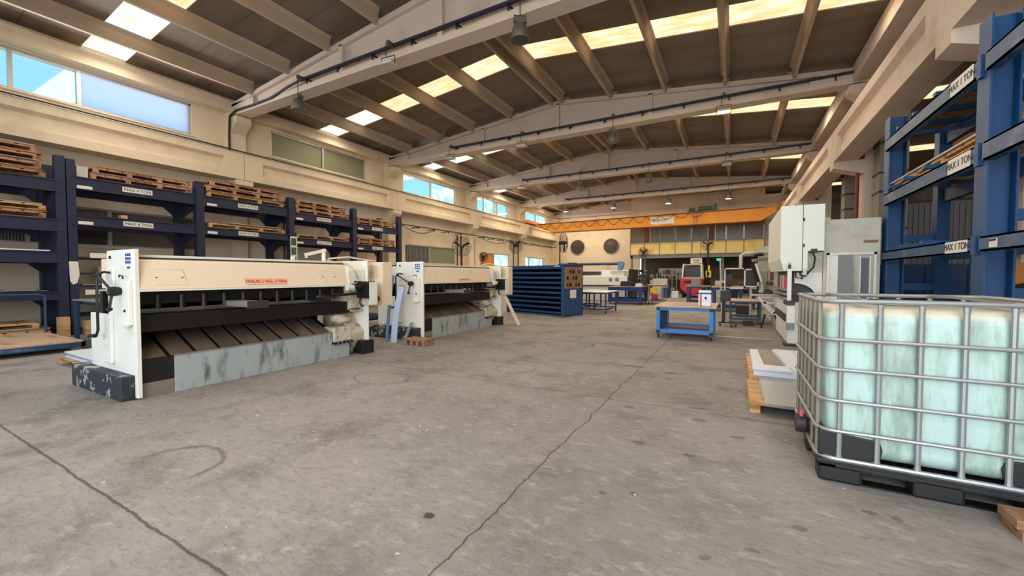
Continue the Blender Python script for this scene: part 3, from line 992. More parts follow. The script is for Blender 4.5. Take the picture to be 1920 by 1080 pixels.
# ================================================================ intermediate bulk container
def make_ibc():
    x0, x1, y0, y1 = .53, 1.73, 3.40, 4.56
    t = thing('bulk_liquid_container', 'caged pale green liquid tank standing on a black plastic pallet', 'liquid container', ((x0 + x1) / 2, (y0 + y1) / 2, 0))
    B(x0 + .035, x1 - .035, y0 + .035, y1 - .035, .17, 1.185).build('tank', tank, t, .09)
    t.children[0].modifiers['bevel'].segments = 6
    t.children[0].modifiers['bevel'].harden_normals = True
    for p in t.children[0].data.polygons:
        p.use_smooth = True
    tk = t.children[0]
    # raised mouldings of the tank between the cage bars
    MB().lathe([(.22, 1.17), (.22, 1.19), (.16, 1.195), (.16, 1.215), (.001, 1.22)], ((x0 + x1) / 2 - .1, (y0 + y1) / 2, 0), 28).build('screw_cap', black, tk)
    # cage
    R = .1

    def ring(z, r, inset=0.0):
        pts = []
        a0, a1, b0, b1 = x0 + inset, x1 - inset, y0 + inset, y1 - inset
        for cx, cy, s in ((a1 - R, b1 - R, 0), (a0 + R, b1 - R, 90), (a0 + R, b0 + R, 180), (a1 - R, b0 + R, 270)):
            for k in range(7):
                a = math.radians(s + k * 15)
                pts.append((cx + R * math.cos(a), cy + R * math.sin(a), z))
        return MB().tube(pts, r, 8, True)
    for z in (.97, .77, .56, .355):
        ring(z, .0125, -.010).build('cage_hoop', galv, t)
    ring(1.225, .016, .0).build('cage_hoop', galv, t)
    ring(.165, .016, -.004).build('cage_hoop', galv, t)
    xs = [.64 + .195 * i for i in range(6)]
    ys = [3.50 + .19 * i for i in range(6)]
    for x in xs:
        for y, s in ((y0 + .006, -1), (y1 - .006, 1)):
            MB().tube([(x, y, .165), (x, y, .20), (x, y, 1.16), (x, y + .0, 1.21)], [.022, .0155, .0155, .019], 8).build('cage_bar', galv, t)
    for y in ys:
        for x in (x0 + .006, x1 - .006):
            MB().tube([(x, y, .165), (x, y, 1.21)], .014, 8).build('cage_bar', galvdark if x < 1 else galv, t)
    for x in (x0 + .22, x1 - .30):
        MB().bar((x, y0, 1.235), (x, y1, 1.235), .03, .015).build('top_strut', galv, t)
    for y in (y0 + .25,):
        MB().bar((x0 + .36, y, 1.22), (x0 + .95, y, 1.22), .022, .022).build('top_strut', galv, t)
    # dark protective corner shields
    for cx, sg in ((x0, 1), (x1, -1)):
        pts = [(cx + sg * .0, .175), (cx + sg * .30, .175), (cx + sg * .325, .20), (cx + sg * .335, .26), (cx + sg * .325, .30), (cx + sg * .30, .315), (cx + sg * .1, .335), (cx + sg * .0, .36)]
        if sg < 0:
            pts = pts[::-1]
        pts = [(u, z) for u, z in pts]
        MB().prism(pts, 'y', y0 + .012, y0 + .03).build('corner_shield', black, t, .004)
    MB().prism([(y0 + .01, .175), (y0 + .30, .175), (y0 + .30, .28), (y0 + .2, .36), (y0 + .01, .36)], 'x', x0 + .012, x0 + .03).build('corner_shield', black, t)
    # outlet valve on the left side
    v = MB().lathe([(.07, -.06), (.07, 0), (.05, .02), (.05, .1)], (x0 - .02, 3.86, .235), 18, 'x').build('outlet_valve', darkgrey, t)
    MB().bar((x0 - .05, 3.80, .33), (x0 - .05, 3.92, .28), .02, .05).build('valve_lever', red, v)
    # pallet
    pb = MB().box(x0 - .01, x1 + .01, y0 - .01, y1 + .01, .125, .155)
    pb.box(x0, x1, y0, y0 + .1, .095, .126).box(x0, x1, y1 - .1, y1, .095, .126).box(x0, x0 + .1, y0, y1, .095, .126)
    pal = pb.build('pallet_deck', black, t, .006)
    for i, xx in enumerate((x0, (x0 + x1) / 2 - .12, x1 - .24)):
        for j, yy in enumerate((y0, (y0 + y1) / 2 - .07, y1 - .14)):
            B(xx, xx + .24, yy, yy + .14, .0, .126).build('pallet_foot', black, t, .02)
    for j, yy in enumerate((y0 + .02, y1 - .11)):
        B(x0 + .05, x1 - .05, yy, yy + .09, .0, .012).build('pallet_runner', soot, t)
    return t


make_ibc()


# ================================================================ wooden pallets and stacks
def pallet(loc, sx_, sy_, label, group=None, m=wood, nd=6, rz=0.0, h=.13, rot90=False, name='pallet'):
    """deck boards run along x, seen from the front (x) side as a long slotted edge"""
    mb = MB()
    hb = h - .04
    for i in range(nd):
        a = -sy_ / 2 + i * sy_ / nd
        mb.box(-sx_ / 2, sx_ / 2, a, a + sy_ / nd * .82, h - .02, h)
    for i in range(3):
        a = -sx_ / 2 + i * (sx_ - .09) / 2
        mb.box(a, a + .09, -sy_ / 2, sy_ / 2, h - .04, h - .02)
        for j in range(3 if sy_ < 1.6 else 4):
            q = 2 if sy_ < 1.6 else 3
            b = -sy_ / 2 + j * (sy_ - .1) / q
            mb.box(a, a + .09, b, b + .1, .018, h - .04)
        mb.box(a, a + .09, -sy_ / 2, sy_ / 2, 0, .018)
    o = mb.build(name, m)
    moved(o, loc, rz)
    return tag(o, label, 'pallet', group)


def sheets(loc, sx_, sy_, h, m, label, n=3, rz=0.0, name='sheet_stack', group=None):
    mb = MB()
    for i in range(n):
        dx, dy = random.uniform(-.03, .03), random.uniform(-.05, .05)
        mb.box(-sx_ / 2 + dx, sx_ / 2 + dx, -sy_ / 2 + dy, sy_ / 2 + dy, h * i / n, h * (i + 1) / n - .001)
    o = mb.build(name, m)
    moved(o, loc, rz)
    return tag(o, label, 'sheet metal', group)


# by the liquid container
pallet((.66, 5.30, 0), .98, 1.10, 'pale pine pallet behind the liquid container carrying a brushed steel stack', m=wood, nd=5, h=.10)
mb = MB().box(.29, 1.12, 4.70, 5.86, .102, .118).box(.30, 1.12, 4.66, 5.90, .119, .135)
tag(mb.build('steel_sheet_stack', stain), 'brushed steel sheets stacked on the pine pallet behind the liquid container', 'sheet metal')
pallet((.70, 6.80, 0), 1.0, 1.72, 'second pine pallet, farther off, under the white sheet parts', m=wood, nd=7, h=.12)
tag(B(.25, 1.15, 5.98, 7.6, .121, .20).build('white_sheet_stack', whitesheet), 'thick stack of white coated sheets on the second pallet', 'sheet metal')
tag(B(.235, .64, 5.94, 6.22, .203, .225).build('folded_profile', whitesheet), 'white folded profile across the near end of the white sheets', 'metal profile')
o = MB().prism([(.36, 7.5), (.54, 7.5), (.60, 6.24), (.38, 6.24)], 'z', .202, .222)
tag(o.build('checker_sheet', steeltop), 'brown grey strip of sheet lying on the white sheets', 'sheet metal')
o = MB().prism([(.56, 7.55), (.92, 7.55), (.90, 6.0), (.66, 6.0), (.66, 6.2), (.62, 6.24)], 'z', .202, .232)
o = tag(o.build('punched_panel', whitesheet), 'white punched panel with a row of blue grey holes on the stack', 'metal panel')
for i in range(6):
    MB().lathe([(.016, .232), (.016, .235)], (.82, 7.4 - .24 * i, 0), 10).build('hole_rim', midgrey, o)
tag(MB().box(1.35, 1.53, 3.10, 3.29, 0, .05).box(1.34, 1.51, 3.13, 3.31, .052, .10).build('wood_blocks', wooddark), 'stacked brown wood pieces lying on the floor at the right edge', 'wood')

# ================================================================ left sheet rack with its pallets
def make_left_rack():
    XF, XB = -13.6, -14.85
    t = thing('sheet_rack', 'long navy blue steel sheet rack against the window wall', 'rack', (XF, 7, 0))
    posts = [.62, 3.27, 5.94, 8.69, 11.36, 13.9]
    for i, y in enumerate(posts):
        w_ = .16 if i == 1 else .1
        for x in (XF, XB):
            if i == 1 and x == XF:
                mb = MB().box(x - .1, x + .06, y - .17, y - .01, 0, 4.14).box(x - .1, x + .06, y + .01, y + .16, 0, 4.10)
            else:
                mb = MB().box(x - .08, x + .08, y - w_, y + w_, 0, 4.1)
                mb.box(x - .1, x + .1, y - w_ - .01, y - w_ + .02, 0, 4.08)
            mb.build('post', navy, t)
        for z in (.9, 1.8, 2.6, 3.5):
            MB().bar((XF, y, z), (XB, y, z), .08, .14).build('side_beam', navy, t)
    lv = {0: [(3.3, 3.58), (2.40, 2.68), (1.68, 1.94), (.84, 1.03)], 1: [(3.42, 3.72), (2.58, 2.83)], 2: [(3.42, 3.72), (2.60, 2.82)], 3: [(3.34, 3.62), (2.50, 2.73)], 4: [(3.26, 3.52), (2.44, 2.68)]}
    cap = {0: {}, 1: {0: 'MAX 4 TON', 1: 'MAX 4 TON'}, 2: {0: 'MAX 4 TON', 1: 'MAX 4 TON'}, 3: {0: 'MAX 4 TON', 1: 'MAX 4 TON'}, 4: {0: 'MAX 4 TON', 1: 'MAX 4 TON'}}
    for b in range(5):
        a, c = posts[b] + .1, posts[b + 1] - .1
        for k, (z0, z1) in enumerate(lv[b]):
            mb = MB().box(XF - .03, XF + .05, a, c, z0, z1).box(XF - .05, XF + .08, a, c, z0, z0 + .025).box(XF - .05, XF + .08, a, c, z1 - .025, z1)
            bm_ = mb.build('shelf_beam', navy, t)
            MB().box(XB - .05, XB + .05, a, c, z0, z1).build('shelf_beam', navy, t)
            for q in range(4):
                yy = a + .3 + (c - a - .6) * q / 3
                B(XB, XF, yy - .04, yy + .04, z1 - .08, z1 - .005).build('shelf_bearer', navy, t)
            for (e, sg) in ((a, 1), (c, -1)):
                MB().prism([(e, z0), (e + sg * .28, z0), (e, z0 - .28)] if sg > 0 else [(e, z0), (e, z0 - .28), (e - .28, z0)], 'x', XB + .0, XB + .04).build('gusset', navy, t)
            if k in cap[b]:
                ym, zm = (a + c) / 2 - .05, (z0 + z1) / 2
                pl = B(XF + .05, XF + .058, ym - .30, ym + .30, zm - .06, zm + .065).build('load_plate', labelm, bm_)
                text(cap[b][k], 'lettering', ink, pl, (XF + .06, ym, zm), .10, (0, 1, 0), (0, 0, 1))
                B(XF + .05, XF + .056, a + .08, a + .34, z0 + .02, z0 + .1).build('shelf_card', labelm, bm_)
    # small shelves of the second bay
    for z in (1.80, 1.42, 1.12, .72, .40):
        B(XB, XF - .03, 3.45, 5.82, z, z + .04).build('small_shelf', navy, t)
    for z, a in ((1.84, 3.65), (1.84, 4.25), (.95, 3.55)):
        B(XF - .03, XF - .02, a, a + .42, z - .02, z + .10).build('shelf_card', labelm, t)
    # torn card on the first post, sign strip on the fourth
    MB().prism([(3.27, 1.72), (3.42, 1.72), (3.44, 1.42), (3.40, 1.22), (3.33, 1.18), (3.28, 1.26)], 'x', XF + .065, XF + .075).build('torn_card', labelm, t)
    sp = B(XF + .09, XF + .10, 8.60, 8.86, 1.75, 2.75).build('sign_strip', labelm, t)
    for z in (1.80, 2.12, 2.44):
        B(XF + .10, XF + .106, 8.64, 8.82, z, z + .25).build('sign_picture', green, sp)
    return t


make_left_rack()
BAY = ['bay nearest the camera', 'second bay', 'third bay', 'fourth bay', 'last bay']
bc = [1.9, 4.72, 7.31, 10.02, 12.63]
ln = [2.2, 2.05, 2.3, 2.2, 2.1]
stacks = {  # bay: [(shelf top z, shelf word, [(material, height)...])]
    0: [(3.585, 'top shelf', [(woodred, .15), (woodred, .14), (woodred, .14), (woodred, .14)]), (2.685, 'second shelf', [(woodred, .14), (wood, .13)])],
    1: [(3.725, 'top shelf', [(woodred, .13), (woodred, .13)])],
    2: [(3.725, 'top shelf', [(wood, .15), (woodred, .14), (woodred, .13)]), (2.825, 'second shelf', [(wood, .13)])],
    3: [(3.625, 'top shelf', [(woodred, .13), (woodred, .13), (woodred, .12)]), (2.735, 'second shelf', [(woodred, .13)])],
    4: [(3.525, 'top shelf', [(woodred, .12), (woodred, .12)]), (2.685, 'second shelf', [(woodred, .12), (woodred, .11)])]}
for b, sh_ in stacks.items():
    for z, wd, lst in sh_:
        zz = z
        for i, (m, h) in enumerate(lst):
            pos = 'lowest' if i == 0 else ('topmost' if i == len(lst) - 1 else ('second from below' if i == 1 else 'third from below'))
            if len(lst) == 1:
                pos = 'only'
            dy = random.uniform(-.04, .04)
            L_ = ln[b] * (1 - .04 * i)
            pallet((-14.16 + random.uniform(-.02, .03), bc[b] + dy, zz), 1.04, L_, '%s pallet on the %s, %s of the navy rack' % (pos, wd, BAY[b]), 'pallets on the navy rack', m, 7, 0, h)
            zz += h + .002
            hs = .03
            mt = (galv if (i + b) % 2 else wooddark)
            sheets((-14.16, bc[b] + dy, zz), 1.02, L_ - .02, hs, mt, 'sheets on the %s pallet of the %s, %s' % (pos, BAY[b], wd), 2, 0, group='sheets on the rack pallets')
            zz += hs + .004
tag(B(-13.82, -13.60, 3.46, 3.66, 3.725, 3.98).build('grey_box', greyp, None, .01), 'grey box at the end of the top shelf of the second bay', 'box')
sheets((-14.12, 1.92, 1.948), 1.06, 2.15, .025, whitesheet, 'thin white sheets sticking out on the third shelf, nearest bay', 2)
sheets((-14.12, 1.92, 1.038), 1.04, 2.15, .02, galvdark, 'dull grey sheets on the fourth shelf, nearest bay', 2)
tag(B(-13.9, -13.5, 2.3, 2.75, 1.058, 1.085).build('steel_offcut', galv), 'short bright offcut on the fourth shelf of the nearest bay', 'sheet metal')
tag(B(-13.75, -13.55, 4.22, 4.34, 2.835, 2.92).build('wood_piece', wood), 'small pine piece alone on the second shelf of the second bay', 'wood')
tag(B(-13.66, -13.56, 6.7, 8.3, 2.99, 3.01).build('steel_angle', ply), 'long pale slat lying on the pallet of the third bay', 'metal profile')
for i, (a, m) in enumerate(((3.8, cardboard), (4.4, woodred))):
    tag(B(-13.95, -13.65, a, a + .5, 1.462, 1.60).build('parts_box', m), ('grey brown' if i == 0 else 'reddish') + ' parts box on the small shelves of the second bay', 'box')
tag(B(-14.3, -13.6, 3.5, 4.6, 1.161, 1.19).build('steel_sheet', galv), 'bright sheet on the small shelves of the second bay', 'sheet metal')
tag(B(-13.95, -13.7, 4.0, 4.5, .441, .62).build('offcut_box', wood), 'pine box low on the small shelves of the second bay', 'box')
pallet((-14.1, 1.85, 0), 1.2, 2.2, 'pine pallet on the floor under the nearest bay of the rack', None, wood, 7, 0, .16)
sheets((-14.12, 1.92, .162), 1.04, 2.15, .05, galvdark, 'grey sheets on the floor pallet under the nearest bay', 3)
pallet((-14.1, 1.8, .214), .96, 2.0, 'upper pine pallet lying on grey sheets under the nearest bay', None, wood, 7, 0, .13)
for i, y in enumerate((3.02, 3.44)):
    tag(B(-13.44, -13.24, y, y + .17, 0, .45 - .12 * i).build('timber_post', wood), ('taller' if i == 0 else 'shorter') + ' pine post standing at the foot of the first rack post', 'wood')

# flat trolley
t = thing('flat_trolley', 'low flat trolley with wooden deck and blue frame before the rack', 'trolley', (-11.6, 1.75, 0))
CR = [(-10.88, 1.72), (-10.35, 2.62), (-12.35, 2.85), (-12.95, 1.7)]
CR = [(-10.62, 1.0), (-10.62, 2.72), (-12.85, 2.72), (-12.85, 1.0)]
MB().prism(CR, 'z', .165, .19).build('deck', ply, t)
mb = MB().box(-10.64, -10.58, .98, 2.74, .08, .165).box(-12.87, -12.81, .98, 2.74, .08, .165).box(-12.87, -10.58, .98, 1.04, .08, .165).box(-12.87, -10.58, 2.68, 2.74, .08, .165)
mb.build('frame', tealblue, t)
B(-10.585, -10.575, 1.5, 2.2, .10, .145).build('wear_patch', bluegrey, t)
for x, y in ((-10.72, 1.12), (-10.72, 2.62), (-12.72, 1.12), (-12.72, 2.62)):
    MB().lathe([(.04, -.02), (.04, .02)], (x, y, .04), 16, 'x').build('castor', midgrey, t)
MB().tube([(-12.7, .9, .19), (-12.7, .9, .96), (-12.7, .96, 1.0), (-12.7, 2.62, 1.0), (-12.7, 2.7, .96), (-12.7, 2.7, .19)], .022).build('push_handle', tealblue, t)

# worktable behind the first shear
t = thing('work_table', 'blue legged worktable with brown top between rack and first shear', 'table', (-9.6, 3.0, 0))
B(-12.3, -7.6, 3.0, 4.2, .86, .89).build('table_top', steeltop, t)
for x in (-12.2, -7.7):
    for y in (3.06, 4.1):
        MB().slab([(x - .08, y, .86), (x + .08, y, .86), (x + .05, y, 0), (x - .05, y, 0)], .05).build('leg', tealblue, t)
MB().box(-12.2, -7.7, 3.1, 3.14, .78, .86).box(-12.2, -7.7, 4.06, 4.1, .78, .86).box(-12.2, -7.7, 3.5, 3.9, .18, .22).build('rail', tealblue, t)
sheets((-8.6, 3.6, .892), 1.6, .9, .10, whitesheet, 'white sheets laid on the blue legged worktable', 3)
pallet((-8.75, 2.75, 0), 1.25, 1.25, 'small low pine pallet beside the black foot of the first shear', None, wood, 5, 0, .10)
sheets((-8.72, 2.78, .102), 1.1, 1.15, .09, whitesheet, 'lavender white sheets on the small low pallet', 4)

# a second table row behind, seen between the two shears
t = thing('work_table', 'dark blue table seen in the gap between the two shears', 'table', (-8.6, 7.3, 0))
B(-9.6, -7.6, 6.4, 8.2, .86, .9).build('table_top', steeltop, t)
for x in (-9.5, -7.7):
    for y in (6.5, 8.1):
        B(x - .04, x + .04, y - .04, y + .04, 0, .86).build('leg', deepblue, t)
B(-9.5, -7.7, 6.5, 8.1, .3, .34).build('lower_shelf', deepblue, t)
t = thing('side_cabinet', 'dark navy open cabinet standing on the table between the shears', 'cabinet', (-8.9, 7.4, .9))
MB().box(-9.4, -8.3, 6.9, 7.9, .9, .93).box(-9.4, -8.3, 6.9, 7.9, 1.5, 1.55).box(-9.4, -9.36, 6.9, 7.9, .9, 1.5).box(-8.34, -8.3, 6.9, 7.9, .9, 1.5).box(-9.4, -8.3, 7.86, 7.9, .9, 1.5).build('carcass', deepblue, t)
B(-9.3, -8.4, 7.0, 7.8, 1.18, 1.21).build('shelf', galv, t)

# cable runs along the wall below the girder
mb = MB().box(-15.05, -14.95, -2, 36, 4.0, 4.05)
tray = tag(mb.build('cable_tray', traym), 'dark cable tray running along the window wall under the girder', 'cable tray')
for i in range(27):
    y = 1.2 + i * 1.3
    if min(abs(y - q) for q in PY) < .4:
        continue
    MB().box(-15.495, -14.95, y - .02, y + .02, 3.96, 4.0).box(-14.99, -14.95, y - .02, y + .02, 3.88, 4.0).build('bracket', cable, tray)
for i, (a, b, z) in enumerate(((4.0, 5.6, 3.99), (6.0, 7.4, 3.99), (22.8, 26.8, 3.99), (15.6, 18.2, 3.99))):
    pts = [(-15.0, a + (b - a) * k / 8, z - .022 - .28 * math.sin(PI * k / 8)) for k in range(9)]
    tag(MB().tube(pts, .02, 6).build('loose_cable', cable), 'black cable sagging below the wall tray near ' + ('the rack second bay', 'the first column', 'the far fans', 'the ribbed window')[i], 'cable')
tag(MB().tube([(-14.8, -3, 5.62), (-14.8, 36, 5.62)], .022, 6).build('conductor_line', cable), 'thin dark conductor line along the top of the window side girder', 'cable')

for i, (y, z0, m) in enumerate(((20.9, 0, cable), (21.3, 0, pipe_red), (22.9, 0, greyp), (28.4, .8, cable), (9.6, 1.4, darkgrey))):
    tag(MB().tube([(-15.44, y, z0), (-15.44, y, 3.95)], .035, 8).build('wall_pipe', m), ('black upright pipe on the wall just before the third column', 'dark red upright pipe on the wall at the third column', 'pale upright pipe on the wall just past the third column',
        'thin black upright pipe between the two bright low windows', 'dark upright pipe on the wall behind the third rack bay')[i], 'pipe')

# ================================================================ right rack
def make_right_rack():
    XF, XB = 2.4, 3.19
    t = thing('sheet_rack', 'tall bright blue steel rack behind the liquid container', 'rack', (XF, 8, 0))

    def ibeam(x, y, z0, z1, zt=None):
        mb = MB()
        mb.box(x - .012, x + .20, y - .006, y + .006, z0, z1)          # web seen from the hall
        mb.box(x - .02, x, y - .13, y + .13, z0, z1)
        mb.box(x + .20, x + .22, y - .13, y + .13, z0, z1)
        return mb
    ys = (3.24, 6.44, 9.64)
    for i, y in enumerate(ys):
        ibeam(XF, y, 0, 4.2).build('post', blue, t)
        if i:
            mb = MB().box(XB - .16, XB + .0, y - .1, y + .1, 0, 4.15)
            mb.build('post', blue, t)
        for z in (1.2, 2.05, 3.0, 3.9):
            if z > 2 or i:
                MB().bar((XF + .22, y, z), (XB - .1, y, z), .08, .12).build('side_beam', blue, t)
    for k, (a, c) in enumerate(((3.32, 6.32), (6.52, 9.60))):
        for (z0, z1) in ((3.60, 3.80), (2.64, 2.84), (1.66, 1.82)):
            mb = MB().box(XF - .05, XF - .03, a - .02, c + .02, z0, z1).box(XF - .05, XF + .05, a, c, z1 - .02, z1).box(XF - .05, XF + .05, a, c, z0, z0 + .02)
            fb = mb.build('shelf_beam', bluegrey, t)
            MB().box(XB - .1, XB - .02, a, c, z0, z1).build('shelf_beam', blue, t)
            MB().box(XF - .055, XF + .02, a - .1, a - .02, z0 - .03, z1 + .02).build('beam_end_plate', blue, t)
            if k == 1:
                for y in (7.55, 8.3, 8.95):
                    B(XF - .16 if z0 < 3.5 else XF - .07, XB, y - .045, y + .045, z1 + .001, z1 + .05).build('shelf_bearer', blue, t)
                pl = B(XF - .058, XF - .051, 6.58, 7.12, z0 + .01, z1 - .01).build('load_plate', labelm, fb)
                text('MAX 1 TON', 'lettering', darkgrey, pl, (XF - .06, 6.84, (z0 + z1) / 2), .115, (0, -1, 0), (0, 0, 1))
            else:
                for y in (4.0, 5.2):
                    B(XF, XB, y - .045, y + .045, z1 - .02, z1 + .03).build('shelf_bearer', blue, t)
    cdp = B(XF - .058, XF - .051, 5.98, 6.12, 1.69, 1.78).build('type_plate', labelm, t)
    B(XF - .062, XF - .058, 5.99, 6.11, 1.755, 1.775).build('plate_print', ink, cdp)
    return t


make_right_rack()
pallet((2.76, 8.02, 2.895), .66, 2.9, 'long pine pallet on the middle shelf of the blue rack', None, wood, 6, 0, .10)
tag(B(2.40, 3.05, 6.62, 9.5, 2.997, 3.02).build('steel_sheet', galv), 'pale sheet lying over the pine pallet of the blue rack', 'sheet metal')
tag(MB().box(2.5, 3.05, 6.62, 9.4, 3.852, 3.885).build('timber_board', wooddark), 'dark timber boards across the top shelf of the blue rack', 'wood')
o = MB().box(3.22, 3.34, 8.7, 8.9, 0, 2.0)
o = tag(o.build('hazard_post', ink), 'black and yellow striped guard post behind the blue rack', 'post')
for i in range(9):
    z = .1 + i * .21
    MB().prism([(3.21, z), (3.35, z + .12), (3.35, z + .22), (3.21, z + .10)], 'y', 8.69, 8.70).build('stripe', stripe_y, o)
t = thing('orange_machine', 'orange machine with a black slanted stripe at the far right edge', 'machine', (3.5, 7.6, 0))
B(2.95, 4.2, 7.15, 7.5, .0, 1.55).build('body', orangeboard, t, .02)
MB().prism([(2.94, 1.1), (3.6, 1.32), (3.6, 1.48), (2.94, 1.28)], 'y', 7.13, 7.15).build('stripe', ink, t)
B(3.0, 3.3, 7.0, 7.15, .3, 1.0).build('hatch', yellow, t)
# blue doored locker seen low through the rack
t = thing('steel_locker', 'low dark blue steel locker behind the blue rack', 'cabinet', (4.2, 12, 0))
B(2.75, 5.2, 11.0, 11.6, 0, 1.62).build('body', deepblue, t, .01)
for x in (3.35, 3.95, 4.55):
    B(x - .01, x + .01, 10.985, 11.0, .05, 1.58).build('door_seam', black, t)
# ribbed partition behind the rack
mb = MB().box(3.95, 6.4, 16.0, 16.05, 1.2, 3.5)
for i in range(20):
    mb.box(3.97 + i * .12, 4.03 + i * .12, 15.96, 16.0, 1.2, 3.46)
o = tag(mb.build('ribbed_partition', corrug), 'grey ribbed sheet partition seen through the blue rack', 'partition')
B(3.9, 6.45, 15.97, 16.05, 0, 1.2).build('lower_panel', deepblue, o)
B(3.9, 6.45, 15.94, 16.06, 3.5, 3.56).build('top_rail', darkgrey, o)
# annex bits: stairs, ducts, pipes
t = thing('staircase', 'grey steel stair with handrails in the annex behind the columns', 'stairs', (5.5, 21, 0))
for i in range(14):
    B(4.8, 5.9, 24 - i * .3, 24.28 - i * .3, .2 + i * .19, .24 + i * .19).build('tread', midgrey, t)
for x in (4.8, 5.9):
    MB().bar((x, 24.2, .1), (x, 19.9, 2.85), .05, .2).build('stringer', darkgrey, t)
    MB().tube([(x, 24.2, 1.2), (x, 19.9, 3.9), (x, 17.5, 3.9)], .03, 6).build('handrail', darkgrey, t)
    for i in range(7):
        y = 24.2 - i * .72
        z = .1 + (24.2 - y) * .64
        MB().tube([(x, y, z), (x, y, z + 1.05)], .02, 6).build('baluster', darkgrey, t)
B(4.8, 6.1, 17.2, 19.9, 2.8, 2.88).build('landing', midgrey, t)
for k, (xa, xb, ya, yb, zt) in enumerate(((3.37, 3.95, 14.2, 14.75, 6.6), (3.25, 3.85, 17.4, 17.9, 6.85))):
    o = B(xa, xb, ya, yb, 0, zt)
    o = tag(o.build('duct', duct), ('nearer' if k == 0 else 'farther') + ' tall grey wrapped duct standing by the annex columns', 'duct')
    for z in (2.6, 3.6, 4.1, 4.9, 5.2, 6.3):
        MB().box(xa - .02, xb + .02, ya - .02, yb + .02, z, z + .05).build('strap', darkgrey, o)
tag(MB().tube([(3.08, 15.0, 1.5), (3.08, 15.0, 5.6)], .045, 10).build('red_pipe', pipe_red), 'dark red upright pipe fixed to an annex column', 'pipe')
tag(MB().tube([(2.2, 15.6, 2.75), (3.0, 15.6, 2.75), (3.9, 15.6, 2.8)], .03, 8).build('steel_pipe', darkgrey), 'dark horizontal pipe above the grey machine panel', 'pipe')
tag(B(5.6, 7.2, 17.0, 17.05, 4.6, 5.6).build('orange_board', orangeboard), 'orange brown board high in the annex above the blue rack', 'board')
tag(MB().lathe([(.001, 0), (.09, .03), (.1, .1), (.05, .16), (.001, .18)], (3.13, 17.6, 4.7), 14).build('alarm_horn', red), 'small red alarm horn high behind an annex column', 'horn')
tag(MB().tube([(3.14, 14.9, 6.3), (3.0, 14.7, 6.25), (3.05, 14.6, 6.0), (3.12, 14.75, 5.9), (3.15, 15.0, 6.05)], .03, 6).build('cable_loop', cable), 'black cable loops at the annex end of the second roof beam', 'cable')


# ================================================================ press brakes on the right
t = thing('press_brake', 'large press brake with tall pale sheet housing beside the blue rack', 'machine', (1.4, 11, 0))
hs = MB().prism([(.80, 1.72), (.80, 2.74), (1.49, 2.74), (1.49, 1.86), (1.24, 1.86), (1.24, 1.48), (.86, 1.48)], 'y', 9.45, 12.6).build('upper_housing', greenwhite, t, .008)
B(1.148, 1.156, 9.442, 9.45, 1.48, 2.74).build('door_seam', ink, hs)
for z in (1.97, 2.46):
    B(1.155, 1.18, 9.43, 9.45, z - .03, z + .03).build('latch', black, hs)
B(1.28, 1.38, 9.44, 9.52, 1.83, 1.90).build('cable_gland', black, hs)
sd = B(1.50, 2.33, 9.62, 12.4, 0, 2.45).build('side_enclosure', greyp, t, .008)
MB().prism([(2.08, 2.02), (2.10, 2.045), (2.28, 2.045), (2.30, 2.02), (2.28, 1.995), (2.10, 1.995)], 'y', 9.61, 9.63).build('grip_slot', wooddark, sd)
fr = MB().box(1.55, 2.27, 9.57, 9.63, 1.78, 1.82).box(1.55, 1.59, 9.57, 9.63, .3, 1.82).box(2.23, 2.27, 9.57, 9.63, .3, 1.82).build('door_frame', white, sd)
B(1.59, 1.72, 9.60, 9.62, .3, 1.78).build('door_leaf', white, sd)
MB().prism([(1.72, 9.60), (1.92, 9.50), (1.92, 9.52), (1.72, 9.62)], 'z', .3, 1.78).build('open_door_leaf', midgrey, sd)
B(1.92, 2.05, 9.585, 9.62, .3, 1.78).build('door_leaf', greyp, sd)
B(2.05, 2.17, 9.60, 9.62, .3, 1.72).build('door_window', mat('violet_grey_pane', srgb(96, 92, 112), 0.3), sd)
B(2.03, 2.05, 9.57, 9.6, .3, 1.75).build('door_post', white, sd)
B(2.17, 2.19, 9.57, 9.6, .3, 1.75).build('door_post', white, sd)
# C frame with rounded throat
N_ = 14
arc = [(1.06 + .44 * math.sin(a), .92 + .40 * math.cos(a)) for a in [PI / 2 * k / N_ for k in range(N_ + 1)]]
arc2 = [(1.06 + .36 * math.sin(a), .92 + .32 * math.cos(a)) for a in [PI / 2 * k / N_ for k in range(N_ + 1)]]
MB().prism([(1.06, 1.45)] + [(1.49, 1.45)] + arc[::-1][:1] + arc2[::-1] + [(1.06, 1.24)], 'y', 9.62, 9.72).build('throat_frame', white, t, .004)
MB().prism([(1.5, 1.85), (1.5, .5), (1.42, .5), (1.42, 1.2), (1.3, 1.42), (1.26, 1.45), (1.26, 1.85)], 'y', 9.66, 9.76).build('throat_frame', greyp, t, .004)
B(1.0, 1.45, 9.8, 12.1, .86, 1.0).build('lower_beam', soot, t)
B(1.44, 1.49, 9.64, 12.1, .2, 1.8).build('inner_panel', greyp, t)
B(.98, 1.46, 9.75, 12.1, 1.0, 1.5).build('ram', darkgrey, t)
bed = B(.96, 1.5, 9.62, 12.1, .04, .86).build('bed', white, t, .01)
B(.94, .96, 9.9, 12.1, .45, .60).build('bed_slot', darkgrey, bed)
B(.90, 1.55, 9.55, 9.9, 0, .05).build('foot_plate', darkgrey, t)
MB().tube([(1.12, 9.5, 1.48), (1.13, 9.46, 1.40), (1.2, 9.46, 1.38), (1.25, 9.5, 1.44), (1.33, 9.48, 1.55), (1.36, 9.5, 1.72), (1.32, 9.5, 1.84)], .014).build('hose', black, t)
MB().tube([(1.05, 9.5, 1.48), (1.06, 9.46, 1.36), (1.15, 9.46, 1.33), (1.2, 9.5, 1.48)], .014).build('hose', black, t)
B(1.16, 1.22, 9.42, 9.47, 1.40, 1.52).build('connector', galv, t)
